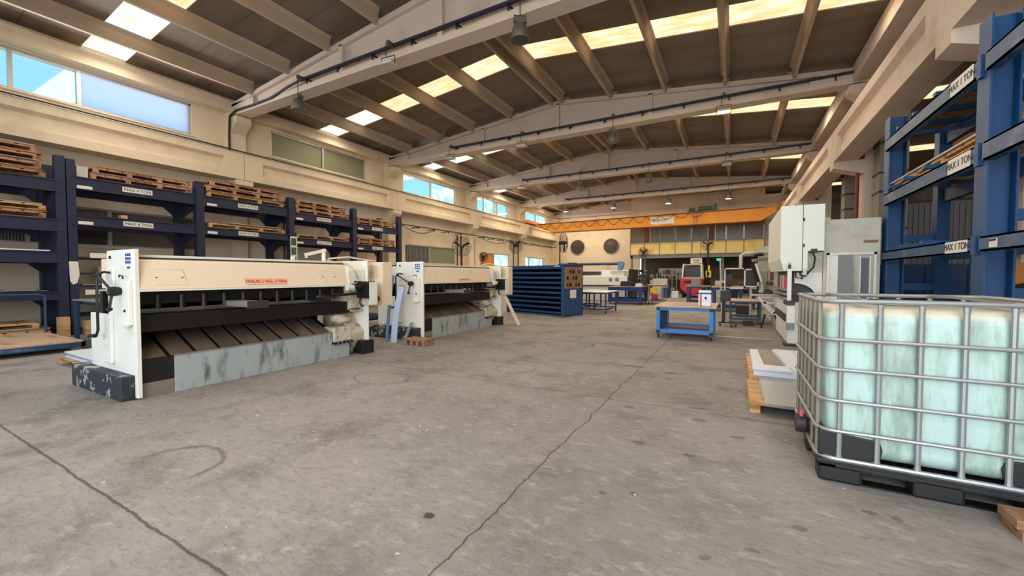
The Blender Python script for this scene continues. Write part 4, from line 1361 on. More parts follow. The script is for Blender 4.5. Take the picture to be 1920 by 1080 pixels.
gp = B(.90, .965, 9.20, 9.26, .92, 1.52).build('light_guard_post', white, t)
B(.91, .955, 9.21, 9.25, 1.52, 1.60).build('post_cap', black, gp)
B(.915, .95, 9.215, 9.245, 1.60, 1.635).build('signal_lamp', orange, gp)
B(.88, 1.02, 9.15, 9.6, .84, .92).build('support_arm', darkgrey, t)
ar = B(.90, 1.02, 9.16, 9.30, .50, .82).build('support_arm', white, t)
B(.90, 1.02, 9.16, 9.30, .36, .50).build('arm_end', midgrey, ar)
for i, m in enumerate((red, white, pipe_red, white, pipe_red)):
    B(.92, .97, 9.95 + i * .22, 10.07 + i * .22, 1.12, 1.40).build('punch_holder', m, t)
for i in range(3):
    B(.90, .96, 9.9, 12.1, .90 + i * .09, .95 + i * .09).build('tool_rail', midgrey, t)

# second press brake, farther along
t = thing('press_brake', 'second press brake farther off with grey frame posts and cabinet', 'machine', (1.5, 15, 0))
B(1.0, 1.9, 13.4, 17.2, 0, .8).build('bed', greyp, t, .01)
B(1.05, 1.9, 13.5, 17.2, 1.25, 2.35).build('ram', greyp, t)
B(1.3, 2.2, 13.2, 17.4, .8, 2.9).build('body', greasy, t, .01)
MB().box(1.08, 1.2, 13.8, 13.95, 0, 2.85).build('frame_post', greyp, t)
MB().box(.98, 1.06, 13.05, 13.13, .5, 2.6).build('frame_post', greyp, t)
B(.70, 1.10, 15.0, 15.4, 1.5, 2.3).build('control_cabinet', greyp, t, .01)
B(.72, .96, 14.9, 15.0, .85, 1.5).build('pedestal', galvdark, t)
B(.85, 1.0, 13.6, 16.8, .82, .95).build('tool_rail', darkgrey, t)
B(.9, 1.0, 13.6, 16.8, 1.1, 1.2).build('tool_rail', darkgrey, t)
for i in range(5):
    B(.93, 1.0, 13.7 + i * .25, 13.8 + i * .25, 1.25, 1.55).build('punch_holder', (pipe_red, greyp)[i % 2], t)
# white sheet support arm
o = MB().prism([(.58, .855), (1.02, .855), (1.06, .60), (1.06, .38), (.92, .36), (.58, .74)], 'y', 12.46, 12.50)
t = thing('sheet_support_arm', 'white triangular cut-out sheet support arm before the second press brake', 'machine arm', (.9, 12.5, .36))
mb = MB()
mb.prism([(.58, .855), (1.0, .855), (1.0, .80), (.58, .80)], 'y', 12.44, 12.52)
mb.prism([(.56, .80), (.64, .80), (1.0, .44), (.90, .36)], 'y', 12.44, 12.52)
mb.prism([(.90, .36), (1.06, .36), (1.06, .48), (.96, .48)], 'y', 12.44, 12.52)
mb.prism([(.92, .80), (1.0, .80), (1.06, .46), (.98, .46)], 'y', 12.44, 12.52)
mb.prism([(.68, .70), (.92, .70), (.94, .65), (.73, .65)], 'y', 12.44, 12.52)
mb.build('arm_plate', white, t)
B(.40, 1.06, 12.38, 12.62, .86, .90).build('rest_plate', galv, t)
B(1.0, 1.12, 12.3, 12.7, .5, .85).build('carriage', black, t)
MB().tube([(.75, 12.6, .36), (.66, 12.5, .0)], .025).build('leg', black, t)
MB().tube([(.95, 12.6, .40), (1.1, 12.4, .0)], .025).build('leg', black, t)
# camera or pendant arm with white lower tube
t = thing('pendant_arm', 'swinging control arm with white tube over the second press brake', 'machine arm', (.95, 15, 2.2))
MB().tube([(.20, 14.6, 1.60), (.20, 14.6, 2.02), (.28, 14.6, 2.07), (.95, 14.8, 2.10)], .05).build('boom', greyp, t)
MB().bar((.50, 14.6, 1.86), (.97, 14.7, 1.90), .09, .10).build('cross_arm', galvdark, t)
MB().lathe([(.001, 1.98), (.12, 1.99), (.15, 2.04), (.10, 2.09), (.001, 2.11)], (.68, 14.55, 0), 18).build('lamp_head', black, t)
MB().tube([(.60, 14.5, 1.76), (.66, 14.5, 1.55), (.76, 14.5, 1.20)], .045).build('white_tube', white, t)
MB().tube([(.52, 14.52, 1.74), (.58, 14.52, 1.5), (.70, 14.52, 1.2)], .06).build('black_bellows', black, t)
MB().tube([(.77, 14.5, 1.22), (.80, 14.5, 1.0), (.76, 14.5, .86)], [.03, .05, .09]).build('hanging_cloth', mat('pale_green_cloth', srgb(176, 190, 172), 0.9), t)
# operator screen
t = thing('control_console', 'white framed operator console with dark screen by the second press brake', 'console', (.4, 14.8, 0))
MB().box(.30, .34, 14.8, 14.86, 1.02, 1.60).box(.66, .70, 14.8, 14.86, 1.02, 1.60).box(.30, .70, 14.8, 14.86, 1.02, 1.06).box(.30, .70, 14.8, 14.86, 1.56, 1.60).build('frame', white, t)
B(.34, .66, 14.82, 14.85, 1.06, 1.56).build('screen', darkgrey, t)
MB().tube([(.50, 14.9, 1.02), (.50, 14.9, 0)], .04).build('post', greyp, t)
B(.3, .7, 14.7, 15.1, 0, .04).build('base', darkgrey, t)
t = thing('monitor', 'flat black monitor on a white bracket near the operator console', 'monitor', (-.1, 15, 1))
B(-.22, -.02, 15.2, 15.25, 1.12, 1.42).build('screen', black, t)
MB().box(-.26, -.23, 15.2, 15.24, .92, 1.64).box(-.26, .30, 15.2, 15.24, 1.60, 1.64).box(-.1, .3, 15.2, 15.24, .95, .99).build('bracket', white, t)
MB().tube([(-.24, 15.22, 0), (-.24, 15.22, .95)], .03).build('post', greyp, t)
o = tag(MB().bar((-.36, 17.0, .0), (-.44, 17.0, 2.0), .05, .05).build('steel_pole', greyp), 'pale steel pole leaning behind the black monitor', 'pole')


# ================================================================ rolling benches
def castor(parent, x, y, r=.045, m=rubber, z=None):
    MB().lathe([(r * .6, -.018), (r, -.014), (r, .014), (r * .6, .018)], (x, y, r), 16, 'x').build('castor', m, parent)
    MB().box(x - .03, x + .03, y - .03, y + .03, r * 1.9, r * 2.3).box(x - .028, x - .02, y - .02, y + .02, r, r * 1.9).box(x + .02, x + .028, y - .02, y + .02, r, r * 1.9).build('castor_fork', midgrey, parent)


def rolling_bench(x0, x1, y0, y1, h, m, topm, label, cat='workbench', lowz=.2, sec=.07, shelf=True, group=None, name='rolling_bench', over=.06):
    t = thing(name, label, cat, ((x0 + x1) / 2, (y0 + y1) / 2, 0), group)
    cz = .105
    B(x0 - over, x1 + over, y0 - over, y1 + over, h - .03, h).build('table_top', topm, t, .003)
    for x in (x0, x1 - sec):
        for y in (y0, y1 - sec):
            l = B(x, x + sec, y, y + sec, cz, h - .03).build('leg', m, t)
            castor(t, x + sec / 2, y + sec / 2, .05)
    for z in (cz + .02, h - .03 - sec):
        MB().box(x0 + sec, x1 - sec, y0 + .002, y0 + sec - .002, z, z + sec).build('rail', m, t)
        MB().box(x0 + sec, x1 - sec, y1 - sec + .002, y1 - .002, z, z + sec).build('rail', m, t)
        MB().box(x0 + .002, x0 + sec - .002, y0 + sec, y1 - sec, z, z + sec).build('rail', m, t)
        MB().box(x1 - sec + .002, x1 - .002, y0 + sec, y1 - sec, z, z + sec).build('rail', m, t)
    if shelf:
        B(x0 + sec, x1 - sec, y0 + sec + .3, y1 - sec - .35, lowz, lowz + .02).build('lower_shelf', deepblue, t)
    return t


t = rolling_bench(-1.50, -.36, 9.50, 10.95, .72, benchblue, ply, 'bright blue rolling bench with plywood top in the open floor', shelf=True, lowz=.17)
for x in (-1.5, -.43):
    for z in (.105, .62):
        B(x - .004, x + .074, 9.494, 9.575, z, z + .07).build('corner_joint', black, t)
for i in range(4):
    MB().bar((-1.465, 9.85 + i * .28, .2), (-1.465, 9.85 + i * .28, .62), .03, .16).build('side_slat', deepblue, t)
tag(MB().box(-1.2, -.70, 9.75, 10.3, .722, .728).build('metal_strips', galvdark), 'thin metal strip lying on the plywood of the bright blue bench', 'metal strip')
tag(MB().box(-.62, -.56, 10.6, 10.75, .722, .79).build('clamp', darkgrey), 'small dark clamp on the bright blue bench by the tin', 'tool')
# paint tin
t = thing('square_tin', 'square white tin with a red stripe and blue shield on the bench', 'tin', (-.53, 9.75, .722))
x0, x1, y0, y1 = -.66, -.41, 9.64, 9.86
tb = B(x0, x1, y0, y1, .722, 1.06).build('tin_body', whitesheet, t, .015)
B(x0 - .003, x1 + .003, y0 - .003, y1 + .003, .99, 1.02).build('blue_band', bluelabel, tb)
B(x0 + .03, x0 + .065, y0 - .002, y1, .725, .985).build('red_stripe', red, tb)
for i in range(6):
    MB().lathe([(.018, 1.058), (.018, 1.075), (.001, 1.08)], (x0 + .025 + i * .04, y0 + .02, 0), 8).build('rim_lug', whitesheet, tb)
MB().prism([(-.535, .88), (-.545, .93), (-.49, .93), (-.50, .88), (-.5175, .865)], 'y', y0 - .004, y0).build('shield_mark', bluelabel, tb)
MB().prism([(-.56, .84), (-.545, .84), (-.56, .86)], 'y', y0 - .004, y0).prism([(-.475, .84), (-.49, .84), (-.475, .86)], 'y', y0 - .004, y0).build('shield_mark', bluelabel, tb)

# black stand
t = thing('roller_stand', 'black pedestal stand on castors right behind the bright blue bench', 'stand', (-.18, 12.5, 0))
MB().prism([(-.30, .98), (-.10, .98), (-.02, .90), (-.06, .70), (-.30, .66)], 'y', 12.35, 12.65).build('head', black, t, .01)
B(-.26, -.18, 12.44, 12.52, .1, .70).build('column', black, t)
MB().box(-.34, .12, 12.44, 12.52, .09, .12).box(-.05, .0, 12.2, 12.8, .09, .12).build('base_frame', black, t)
for x, y in ((-.3, 12.48), (.08, 12.48), (-.03, 12.22), (-.03, 12.78)):
    castor(t, x, y, .038)
rolling_bench(-.08, 1.0 - .3, 13.2, 14.3, .68, tealblue, ply, 'low blue rolling table between the black stand and support arm', sec=.05, shelf=True)
# white table on castors
t = rolling_bench(-5.15, -4.02, 14.4, 15.9, .80, tealblue, whitesheet, 'white topped table on slim castor legs behind the louvred cabinet', sec=.05, shelf=False, over=.08)
tag(B(-4.95, -4.5, 14.9, 15.5, .802, .83).build('paper_pile', labelm), 'flat pile of papers on the white topped table', 'papers')
rolling_bench(-5.7, -5.0, 16.2, 17.2, .70, deepblue, steeltop, 'small dark blue table behind the white topped table', sec=.05, shelf=True)

# blue slotted carts and far benches
t = rolling_bench(-5.35, -3.75, 19.5, 21.0, .86, deepblue, steeltop, 'heavy deep blue slotted cart standing alone before the offices', sec=.16, shelf=False, over=.02)
for x in (-4.95, -4.55):
    B(x, x + .08, 19.52, 19.6, .15, .70).build('slat', deepblue, t)
tag(B(-4.85, -4.25, 19.9, 20.4, .862, 1.10).build('black_case', black, None, .01), 'black case lying on top of the deep blue cart', 'case')
rolling_bench(-3.6, -2.9, 20.2, 21.2, .95, midgrey, wood, 'narrow pine topped bench beside the deep blue cart', sec=.05, shelf=True)
tag(B(-3.5, -3.2, 20.18, 20.19, .55, .8).build('hazard_sign', stripe_y), 'small yellow hatched sign on the narrow pine bench', 'sign')
for i, (x0, x1, y, h, lab) in enumerate(((-.7, .3, 17.5, .95, 'brown topped dark blue bench right of the forklift'), (-1.9, -1.0, 20.5, .9, 'dark blue bench just behind the forklift side'), (.1, .8, 19.3, .85, 'dark blue bench at the foot of the second press brake'))):
    rolling_bench(x0, x1, y, y + 1.3, h, deepblue, steeltop if i else ply, lab, sec=.08, shelf=True)


# metal shelving with parts in the store
def shelving(x0, x1, y, h, label):
    t = thing('shelving_unit', label, 'shelves', ((x0 + x1) / 2, y, 0))
    for x in (x0, x1 - .05):
        for yy in (y, y + .75):
            B(x, x + .05, yy, yy + .05, 0, h).build('post', navy, t)
    for k in range(4):
        z = .2 + k * (h - .3) / 3
        B(x0, x1, y, y + .8, z, z + .04).build('shelf', darkgrey, t)
    return t


n_ = 0
for x0, x1, y, h in ((-6.9, -5.4, 34.0, 1.75), (-5.2, -3.8, 33.6, 1.6), (-3.6, -2.4, 34.2, 1.7), (-6.6, -5.4, 29.5, 1.3)):
    nm = ('leftmost below the porthole wall end', 'next to the first in the store', 'nearest the forklift in the store', 'standing out in front of the store')[n_]
    shelving(x0, x1, y, h, 'dark steel shelving unit ' + nm)
    for k in range(4):
        for j in range(3):
            z = .2 + k * (h - .3) / 3 + .045
            xx = x0 + .1 + j * (x1 - x0 - .2) / 3
            m = random.choice((darkgrey, midgrey, greyp, cardboard, deepblue, soot))
            tag(B(xx, xx + random.uniform(.22, .30), y + .1, y + .6, z, z + random.uniform(.12, .28)).build('parts_bin', m),
                'parts bin on shelf %s of the store shelving unit %s, %s' % (('one', 'two', 'three', 'four')[k], nm.split(' ')[0] if n_ else 'leftmost', ('near end', 'middle', 'far end')[j]), 'bin', 'bins on the store shelves')
    n_ += 1

# louvred blue sheet cabinet
t = thing('sheet_cabinet', 'big blue horizontally slotted sheet cabinet beyond the second shear', 'cabinet', (0, 0, 0))
W_, D_, H_ = 2.71, 1.12, 1.74
MB().box(0, .05, 0, D_, .04, H_).build('side_panel', cabblue, t)
MB().box(W_ - .09, W_, 0, D_, .0, H_).build('side_panel', cabblue, t, .01)
B(0, W_, 0, D_, H_ - .05, H_).build('top_panel', cabblue, t)
B(0, W_, D_ - .03, D_, 0, H_).build('back_panel', black, t)
B(0, W_, .02, D_, .0, .06).build('plinth', cabblue, t)
for i in range(10):
    z = .10 + i * .168
    MB().slab([(.05, .0, z), (W_ - .09, .0, z), (W_ - .09, -.03, z + .065), (.05, -.03, z + .065)], .012).box(.05, W_ - .09, .0, D_ - .04, z, z + .012).build('tray', cabblue, t)
pg = B(W_, W_ + .012, .06, D_ - .05, .95, 1.68).build('tool_board', wooddark, t)
for i in range(5):
    for j in range(3):
        B(W_ + .012, W_ + .03, .18 + i * .16, .26 + i * .16, 1.02 + j * .22, 1.14 + j * .22).build('tool', (darkgrey, soot, galvdark)[(i + j) % 3], pg)
B(W_, W_ + .006, .38, .72, .62, .90).build('notice', labelm, t)
B(W_ - .35, W_ - .12, -.035, -.03, H_ - .05, H_ - .02).build('label', labelm, t)
MB().tube([(W_ - .05, .3, H_), (W_ - .05, .32, H_ + .07), (W_ - .05, .8, H_ + .07), (W_ - .05, .82, H_)], .018).build('lift_handle', black, t)
moved(t, (-7.545, 13.32, 0), math.radians(-16.6))

# far white machine with blue boom
t = thing('machining_centre', 'white enclosed machine with round grilles below a blue grey boom', 'machine', (-6, 22, 0))
B(-7.6, -5.0, 22.0, 23.6, .85, 1.34).build('hood', white, t, .02)
B(-7.5, -5.0, 22.05, 23.6, .0, .80).build('body', greyp, t, .02)
B(-7.6, -5.05, 22.0, 23.6, .80, .85).build('belt', ink, t)
B(-8.6, -5.0, 23.6, 23.7, 1.3, 1.70).build('window_band', whitesheet, t)
B(-8.2, -6.9, 23.55, 23.6, 1.42, 1.62).build('window', darkglass, t)
B(-6.0, -5.25, 22.3, 23.6, 1.34, 1.64).build('headstock', white, t)
B(-4.95, -4.80, 22.1, 23.7, .1, 1.72).build('end_guard', black, t)
for x in (-5.9, -5.55):
    MB().lathe([(.11, -.01), (.11, .01)], (x, 21.99, 1.16), 18, 'y').build('grille', midgrey, t)
B(-8.3, -7.7, 22.0, 22.8, .9, 1.25).build('side_box', wooddark, t)
t = thing('extraction_boom', 'blue grey horizontal boom tube above the white enclosed machine', 'boom', (-6, 22, 0))
MB().tube([(-8.9, 22.0, 2.02), (-5.5, 22.0, 2.02)], .075).build('boom', tealblue, t)
MB().prism([(-5.55, 2.14), (-5.2, 2.14), (-5.15, 2.0), (-5.3, 1.66), (-5.5, 1.66), (-5.48, 1.9)], 'y', 21.88, 22.12).build('boom_head', skyblue, t, .02)
MB().cyl((-8.9, 22.0, 0), (-8.9, 22.0, 2.05), .1).build('boom_post', tealblue, t)

# ================================================================ forklift seen from behind
t = thing('forklift', 'red forklift truck seen from behind under the offices', 'forklift', (-2.26, 27.3, 0))
xc = -2.26
bd = MB().prism([(xc - .64, .62), (xc - .64, 1.10), (xc - .55, 1.2), (xc + .55, 1.2), (xc + .64, 1.10), (xc + .64, .62), (xc + .36, .30), (xc + .2, .14), (xc - .2, .14), (xc - .36, .30)], 'y', 27.0, 27.6).build('counterweight', red, t, .05)
B(xc - .42, xc + .42, 26.985, 27.05, .92, 1.06).build('air_slot', black, bd)
B(xc - .2, xc + .2, 26.985, 27.01, .66, .69).build('coupling', ink, bd)
B(xc - .55, xc + .55, 27.6, 29.3, .35, 1.15).build('chassis', red, t, .03)
for x in (-.5, .5):
    for y in (27.75, 29.1):
        MB().lathe([(.15, -.1), (.27, -.08), (.27, .08), (.15, .1)], (xc + x, y, .27), 20, 'x').build('wheel', rubber, t)
MB().tube([(xc - .55, 27.3, 1.2), (xc - .52, 27.6, 2.0), (xc - .5, 27.8, 2.08), (xc - .5, 29.0, 2.08), (xc - .54, 29.2, 1.1)], .05).build('guard_pillar', greyp, t)
MB().tube([(xc + .55, 27.3, 1.2), (xc + .52, 27.6, 2.0), (xc + .5, 27.8, 2.08), (xc + .5, 29.0, 2.08), (xc + .54, 29.2, 1.1)], .05).build('guard_pillar', greyp, t)
mb = MB()
for i in range(6):
    mb.box(xc - .5, xc + .5, 27.75 + i * .24, 27.80 + i * .24, 2.05, 2.10)
mb.build('roof_bars', greyp, t)
B(xc - .52, xc + .52, 27.62, 27.66, 1.28, 1.95).build('rear_window', mat('smoked_cab_glass', srgb(40, 42, 44), 0.35, var=0.3, scale=4), t)
MB().box(xc - .55, xc + .55, 27.58, 27.66, 1.2, 1.27).build('window_sill', greyp, t)
B(xc - .25, xc + .25, 28.3, 28.7, 1.15, 1.3).build('seat', black, t, .03)
B(xc - .22, xc + .22, 28.25, 28.35, 1.3, 1.75).build('seat_back', black, t, .03)
for x in (-.35, .27):
    MB().box(xc + x, xc + x + .09, 29.5, 29.6, .1, 2.2).build('mast_rail', darkgrey, t)
for x in (-.3, .2):
    MB().box(xc + x, xc + x + .1, 29.6, 30.6, .06, .1).build('fork', darkgrey, t)
t = thing('crane_pendant', 'yellow crane pendant control hanging beside the forklift', 'hoist control', (-1.5, 31, 1.2))
B(-1.60, -1.42, 30.95, 31.05, 1.75, 2.08).build('upper_box', yellow, t, .02)
B(-1.68, -1.34, 30.93, 31.07, 1.25, 1.72).build('lower_box', yellow, t, .02)
B(-1.56, -1.46, 30.92, 30.94, 1.35, 1.62).build('button_strip', ink, t)
MB().tube([(-1.5, 31, 2.08), (-1.5, 31, 4.899)], .02, 6).build('cable', cable, t)
MB().tube([(-1.5, 31, 1.25), (-1.5, 31, 1.0)], .025, 6).build('cable_tail', cable, t)


# ================================================================ industrial fans
def make_fan(R_=.4, wire=1.0):
    """stands at its origin, the cage looks towards -y"""
    t = thing('industrial_fan', 'fan', 'fan', (0, 0, 0), 'industrial fans')
    mb = MB()
    for r, d in ((R_, 0), (R_ * .82, -.05), (R_ * .6, -.07), (R_ * .35, -.085), (R_, .12), (R_ * .7, .16)):
        mb.tube([(r * math.cos(2 * PI * k / 28), d, r * math.sin(2 * PI * k / 28)) for k in range(28)], (.006 if abs(d) < .01 or d == .12 else .0035) * wire, 5, True)
    for k in range(16):
        a = 2 * PI * k / 16
        c, s_ = math.cos(a), math.sin(a)
        mb.tube([(.1 * c, -.09, .1 * s_), (R_ * .6 * c, -.07, R_ * .6 * s_), (R_ * c, 0, R_ * s_), (R_ * c, .12, R_ * s_), (R_ * .7 * c, .16, R_ * .7 * s_), (.12 * c, .17, .12 * s_)], .0035 * wire, 4)
    mb.build('wire_cage', darkgrey, t)
    bl = MB()
    for k in range(3):
        a = 2 * PI * k / 3 + .5
        d1 = Vector((math.cos(a), 0, math.sin(a)))
        d2 = Vector((-math.sin(a), 0, math.cos(a)))
        r0, r1 = .05, R_ * .88
        bl.slab([d1 * r0 - d2 * .035 + Vector((0, .03, 0)), d1 * r0 + d2 * .035 + Vector((0, .0, 0)), d1 * r1 + d2 * .05 + Vector((0, .0, 0)), d1 * r1 - d2 * .07 + Vector((0, .06, 0))], .006)
    bl.build('blades', black, t)
    MB().lathe([(.05, -.1), (.07, -.07), (.07, .0), (.09, .02), (.09, .22), (.06, .26)], (0, 0, 0), 16, 'y').build('motor', black, t)
    return t


def pole(t, z, wall=0):
    if wall:
        MB().tube([(0, .2, 0), (0, wall, 0)], .025, 8).build('bracket', black, t)
    else:
        MB().tube([(0, .2, .0), (0, .22, -.1), (0, .22, -z)], .028, 8).build('stand_pole', black, t)
        MB().lathe([(.3, -z), (.3, -z + .03), (.05, -z + .06)], (0, .22, 0), 20).build('stand_base', darkgrey, t)


def fan(label, loc, rz, R_=.4, stand=True, wall=0):
    t = make_fan(R_, 1.5)
    t['label'] = label
    pole(t, loc[2], 0 if stand else wall)
    return moved(t, loc, rz)


fan('large pedestal fan above the olive window behind the second shear', (-11.2, 15.5, 2.74), math.radians(32), .44)
fan('pedestal fan with dark cage in front of the second low window', (-9.5, 17.6, 2.88), math.radians(-20), .42)
fan('pedestal fan seen nearly edge on left of the portholes', (-6.4, 16.4, 2.80), math.radians(98), .42)
fan('small fan on a short stand between the two low windows', (-12.6, 19.6, 2.45), math.radians(60), .27)
fan('small fan fixed to the yellow office cladding near its left end', (-6.2, 32.62, 3.22), 0, .36, False, .24)
fan('pedestal fan in front of the yellow cladding above the forklift', (-1.55, 30.2, 3.45), 0, .40)

# ================================================================ offices on the mezzanine
OX0, OX1 = -7.25, 1.85
struct(B(OX0, OX1, 33.0, 37.6, 2.98, 3.06).build('floor_offices', midgrey))
o = MB().box(OX0, OX1, 32.92, 33.0, 2.72, 2.98).box(OX0, OX1, 32.86, 33.0, 2.72, 2.75).box(OX0, OX1, 32.86, 33.0, 2.95, 2.98)
struct(o.build('trim_3', midgrey))['label'] = 'grey steel edge beam under the offices'
t = thing('office_front', 'yellow panelled office front with grey window band above the store', 'office front', (OX0, 33, 3))
xs_ = [-7.25, -6.17, -5.05, -3.92, -2.78, -1.63, -.5, .62, 1.85]
for i in range(8):
    B(xs_[i] + .02, xs_[i + 1] - .02, 32.96, 33.0, 3.02, 3.93).build('cladding_panel', yellowpanel, t)
    B(xs_[i] + .04, xs_[i + 1] - .04, 32.99, 33.01, 3.97, 5.25).build('window_pane', officeglass, t)
for i, x in enumerate(xs_):
    B(x - .03, x + .03, 32.94, 33.04, 2.98, 5.30).build('mullion', midgrey, t)
for x in (-5.75, -1.2):
    B(x - .03, x + .03, 32.95, 33.03, 3.97, 5.25).build('mullion', alu, t)
    B(x - .42, x - .05, 32.975, 32.99, 4.0, 5.2).build('open_sash', wooddark, t)
B(OX0, OX1, 32.94, 33.04, 3.93, 3.97).build('transom', midgrey, t)
B(OX0, OX1, 32.94, 33.04, 5.25, 5.31).build('head_rail', midgrey, t)
struct(B(OX0, OX1, 33.0, 33.15, 5.31, 7.45).build('wall_offices', cream))
for x, y in ((-7.15, 33.0), (-6.35, 34.2), (1.75, 33.0)):
    struct(B(x - .08, x + .08, y - .08, y + .08, 0, 2.98).build('column_steel', midgrey))
struct(B(-.75, -.62, 33.5, 33.62, 0, 2.98).build('column_steel', midgrey))
t = thing('exit_sign', 'small green exit sign in the dark store', 'sign', (-.95, 34, 2.4))
B(-1.12, -.80, 34.0, 34.05, 2.48, 2.66).build('sign_box', exit_lit, t)
B(-.99, -.93, 34.02, 34.05, 2.66, 2.98).build('hanger', darkgrey, t)
t = thing('hanging_notice', 'white notice board hanging from the crane above the forklift', 'sign', (-2.25, 31, 2.3))
B(-2.66, -1.92, 30.99, 31.02, 2.20, 2.60).build('board', labelm, t)
B(-2.50, -2.08, 30.98, 30.99, 2.44, 2.48).build('print', ink, t)
B(-2.46, -2.12, 30.98, 30.99, 2.30, 2.34).build('print', ink, t)
for x in (-2.55, -2.03):
    MB().tube([(x, 31.0, 2.60), (x, 31.0, 4.899)], .01, 5).build('chain', darkgrey, t)
t = thing('store_door', 'dark brown double door standing open in the store', 'door', (0, 35.5, 0))
B(-1.6, -.4, 35.4, 35.46, .05, 2.1).build('leaf', taupe, t)
B(-.3, .7, 35.4, 35.46, .05, 2.1).build('leaf', taupe, t)
B(-.36, -.34, 35.3, 35.5, 0, 2.2).build('frame', darkgrey, t)
struct(B(-5.8, -3.2, 37.5, 37.6, 1.0, 2.0).build('window_12', alu))['label'] = 'glazed hatch in the store back wall'

# ================================================================ overhead crane
t = thing('overhead_crane', 'orange overhead travelling crane girder spanning the hall', 'crane', (-6.15, 31, 4.9))
gy0, gy1 = 30.8, 31.2
g = MB().prism([(-14.6, 5.45), (-13.2, 4.93), (1.5, 4.93), (2.35, 5.45), (2.35, 5.80), (-14.6, 5.62)], 'y', gy0, gy1).build('main_girder', orange, t)
MB().prism([(-14.6, 5.62), (2.35, 5.80), (2.35, 5.84), (-14.6, 5.66)], 'y', gy0 - .08, gy1 + .08).build('top_flange', orange, t)
MB().box(-13.2, 1.5, gy0 - .08, gy1 + .08, 4.90, 4.94).build('bottom_flange', mat('crane_flange_brown', srgb(150, 84, 20), .6), t)
for x in (-15.1, 2.55):
    B(x, x + .4, 29.6, 32.4, 5.66, 5.92).build('end_truck', orange, t, .01)
np_ = B(-5.35, -3.75, gy0 - .02, gy0, 5.08, 5.58).build('name_board', labelm, g)
text('GÜRALP', 'lettering', ink, np_, (-4.75, gy0 - .025, 5.36), .26, (1, 0, 0), (0, 0, 1))
pts = []
for k in range(13):
    x = -14.2 + k * .95
    MB().tube([(x + .95 * j / 8, gy0 - .12, 5.60 + .01 * k - .42 * math.sin(PI * j / 8) * (1 if k < 9 else .7)) for j in range(9)], .016, 5).build('festoon_cable', cable, t)
MB().tube([(-14.4, gy0 - .12, 5.63), (1.6, gy0 - .12, 5.78)], .018, 5).build('festoon_wire', cable, t)
hz = B(-2.9, -1.0, 30.85, 31.15, 5.82, 5.90).build('hoist_frame', darkgrey, t)
MB().cyl((-2.2, 31, 6.02), (-1.3, 31, 6.02), .14).build('hoist_drum', green, hz)
MB().cyl((-2.8, 31, 6.0), (-2.4, 31, 6.0), .11).build('hoist_motor', green, hz)
B(-1.25, -1.05, 30.9, 31.1, 5.9, 6.3).build('hoist_box', green, hz)
for x in (-2.45, -2.25):
    MB().tube([(x, 30.7, 5.8), (x, 30.7, 4.3)], .012, 5).build('hoist_rope', darkgrey, hz)


# ================================================================ high bay lamps and beam cable trays
def make_lamp(lit=False):
    t = thing('high_bay_lamp', 'lamp', 'lamp', (0, 0, 0), 'high bay lamps')
    MB().lathe([(.09, .02), (.13, .0), (.17, -.12), (.195, -.28), (.19, -.30)], (0, 0, 0), 24).build('reflector', lampgrey, t)
    MB().lathe([(.175, -.305), (.175, -.30)], (0, 0, 0), 24).build('lens', lit_lamp if lit else lampglass, t)
    MB().box(-.12, .12, -.09, .09, .02, .13).build('ballast', lampgrey, t)
    MB().tube([(-.13, 0, .05), (-.13, 0, .2), (.13, 0, .2), (.13, 0, .05)], .012, 6).build('yoke', lampgrey, t)
    MB().tube([(0, 0, .2), (0, 0, .62)], .01, 6).build('hanger', cable, t)
    return t


def make_flood(lit=False):
    t = thing('flood_lamp', 'lamp', 'lamp', (0, 0, 0), 'flat flood lamps')
    MB().box(-.20, .20, -.14, .14, -.06, .0).build('housing', greyp, t, .01)
    B(-.18, .18, -.12, .12, -.066, -.06).build('lens', lit_lamp if lit else greyp, t)
    MB().tube([(-.21, 0, -.03), (-.21, 0, .16), (.21, 0, .16), (.21, 0, -.03)], .012, 6).build('yoke', cable, t)
    MB().tube([(-.06, 0, .16), (-.06, 0, .50)], .01, 6).build('hanger', cable, t)
    return t


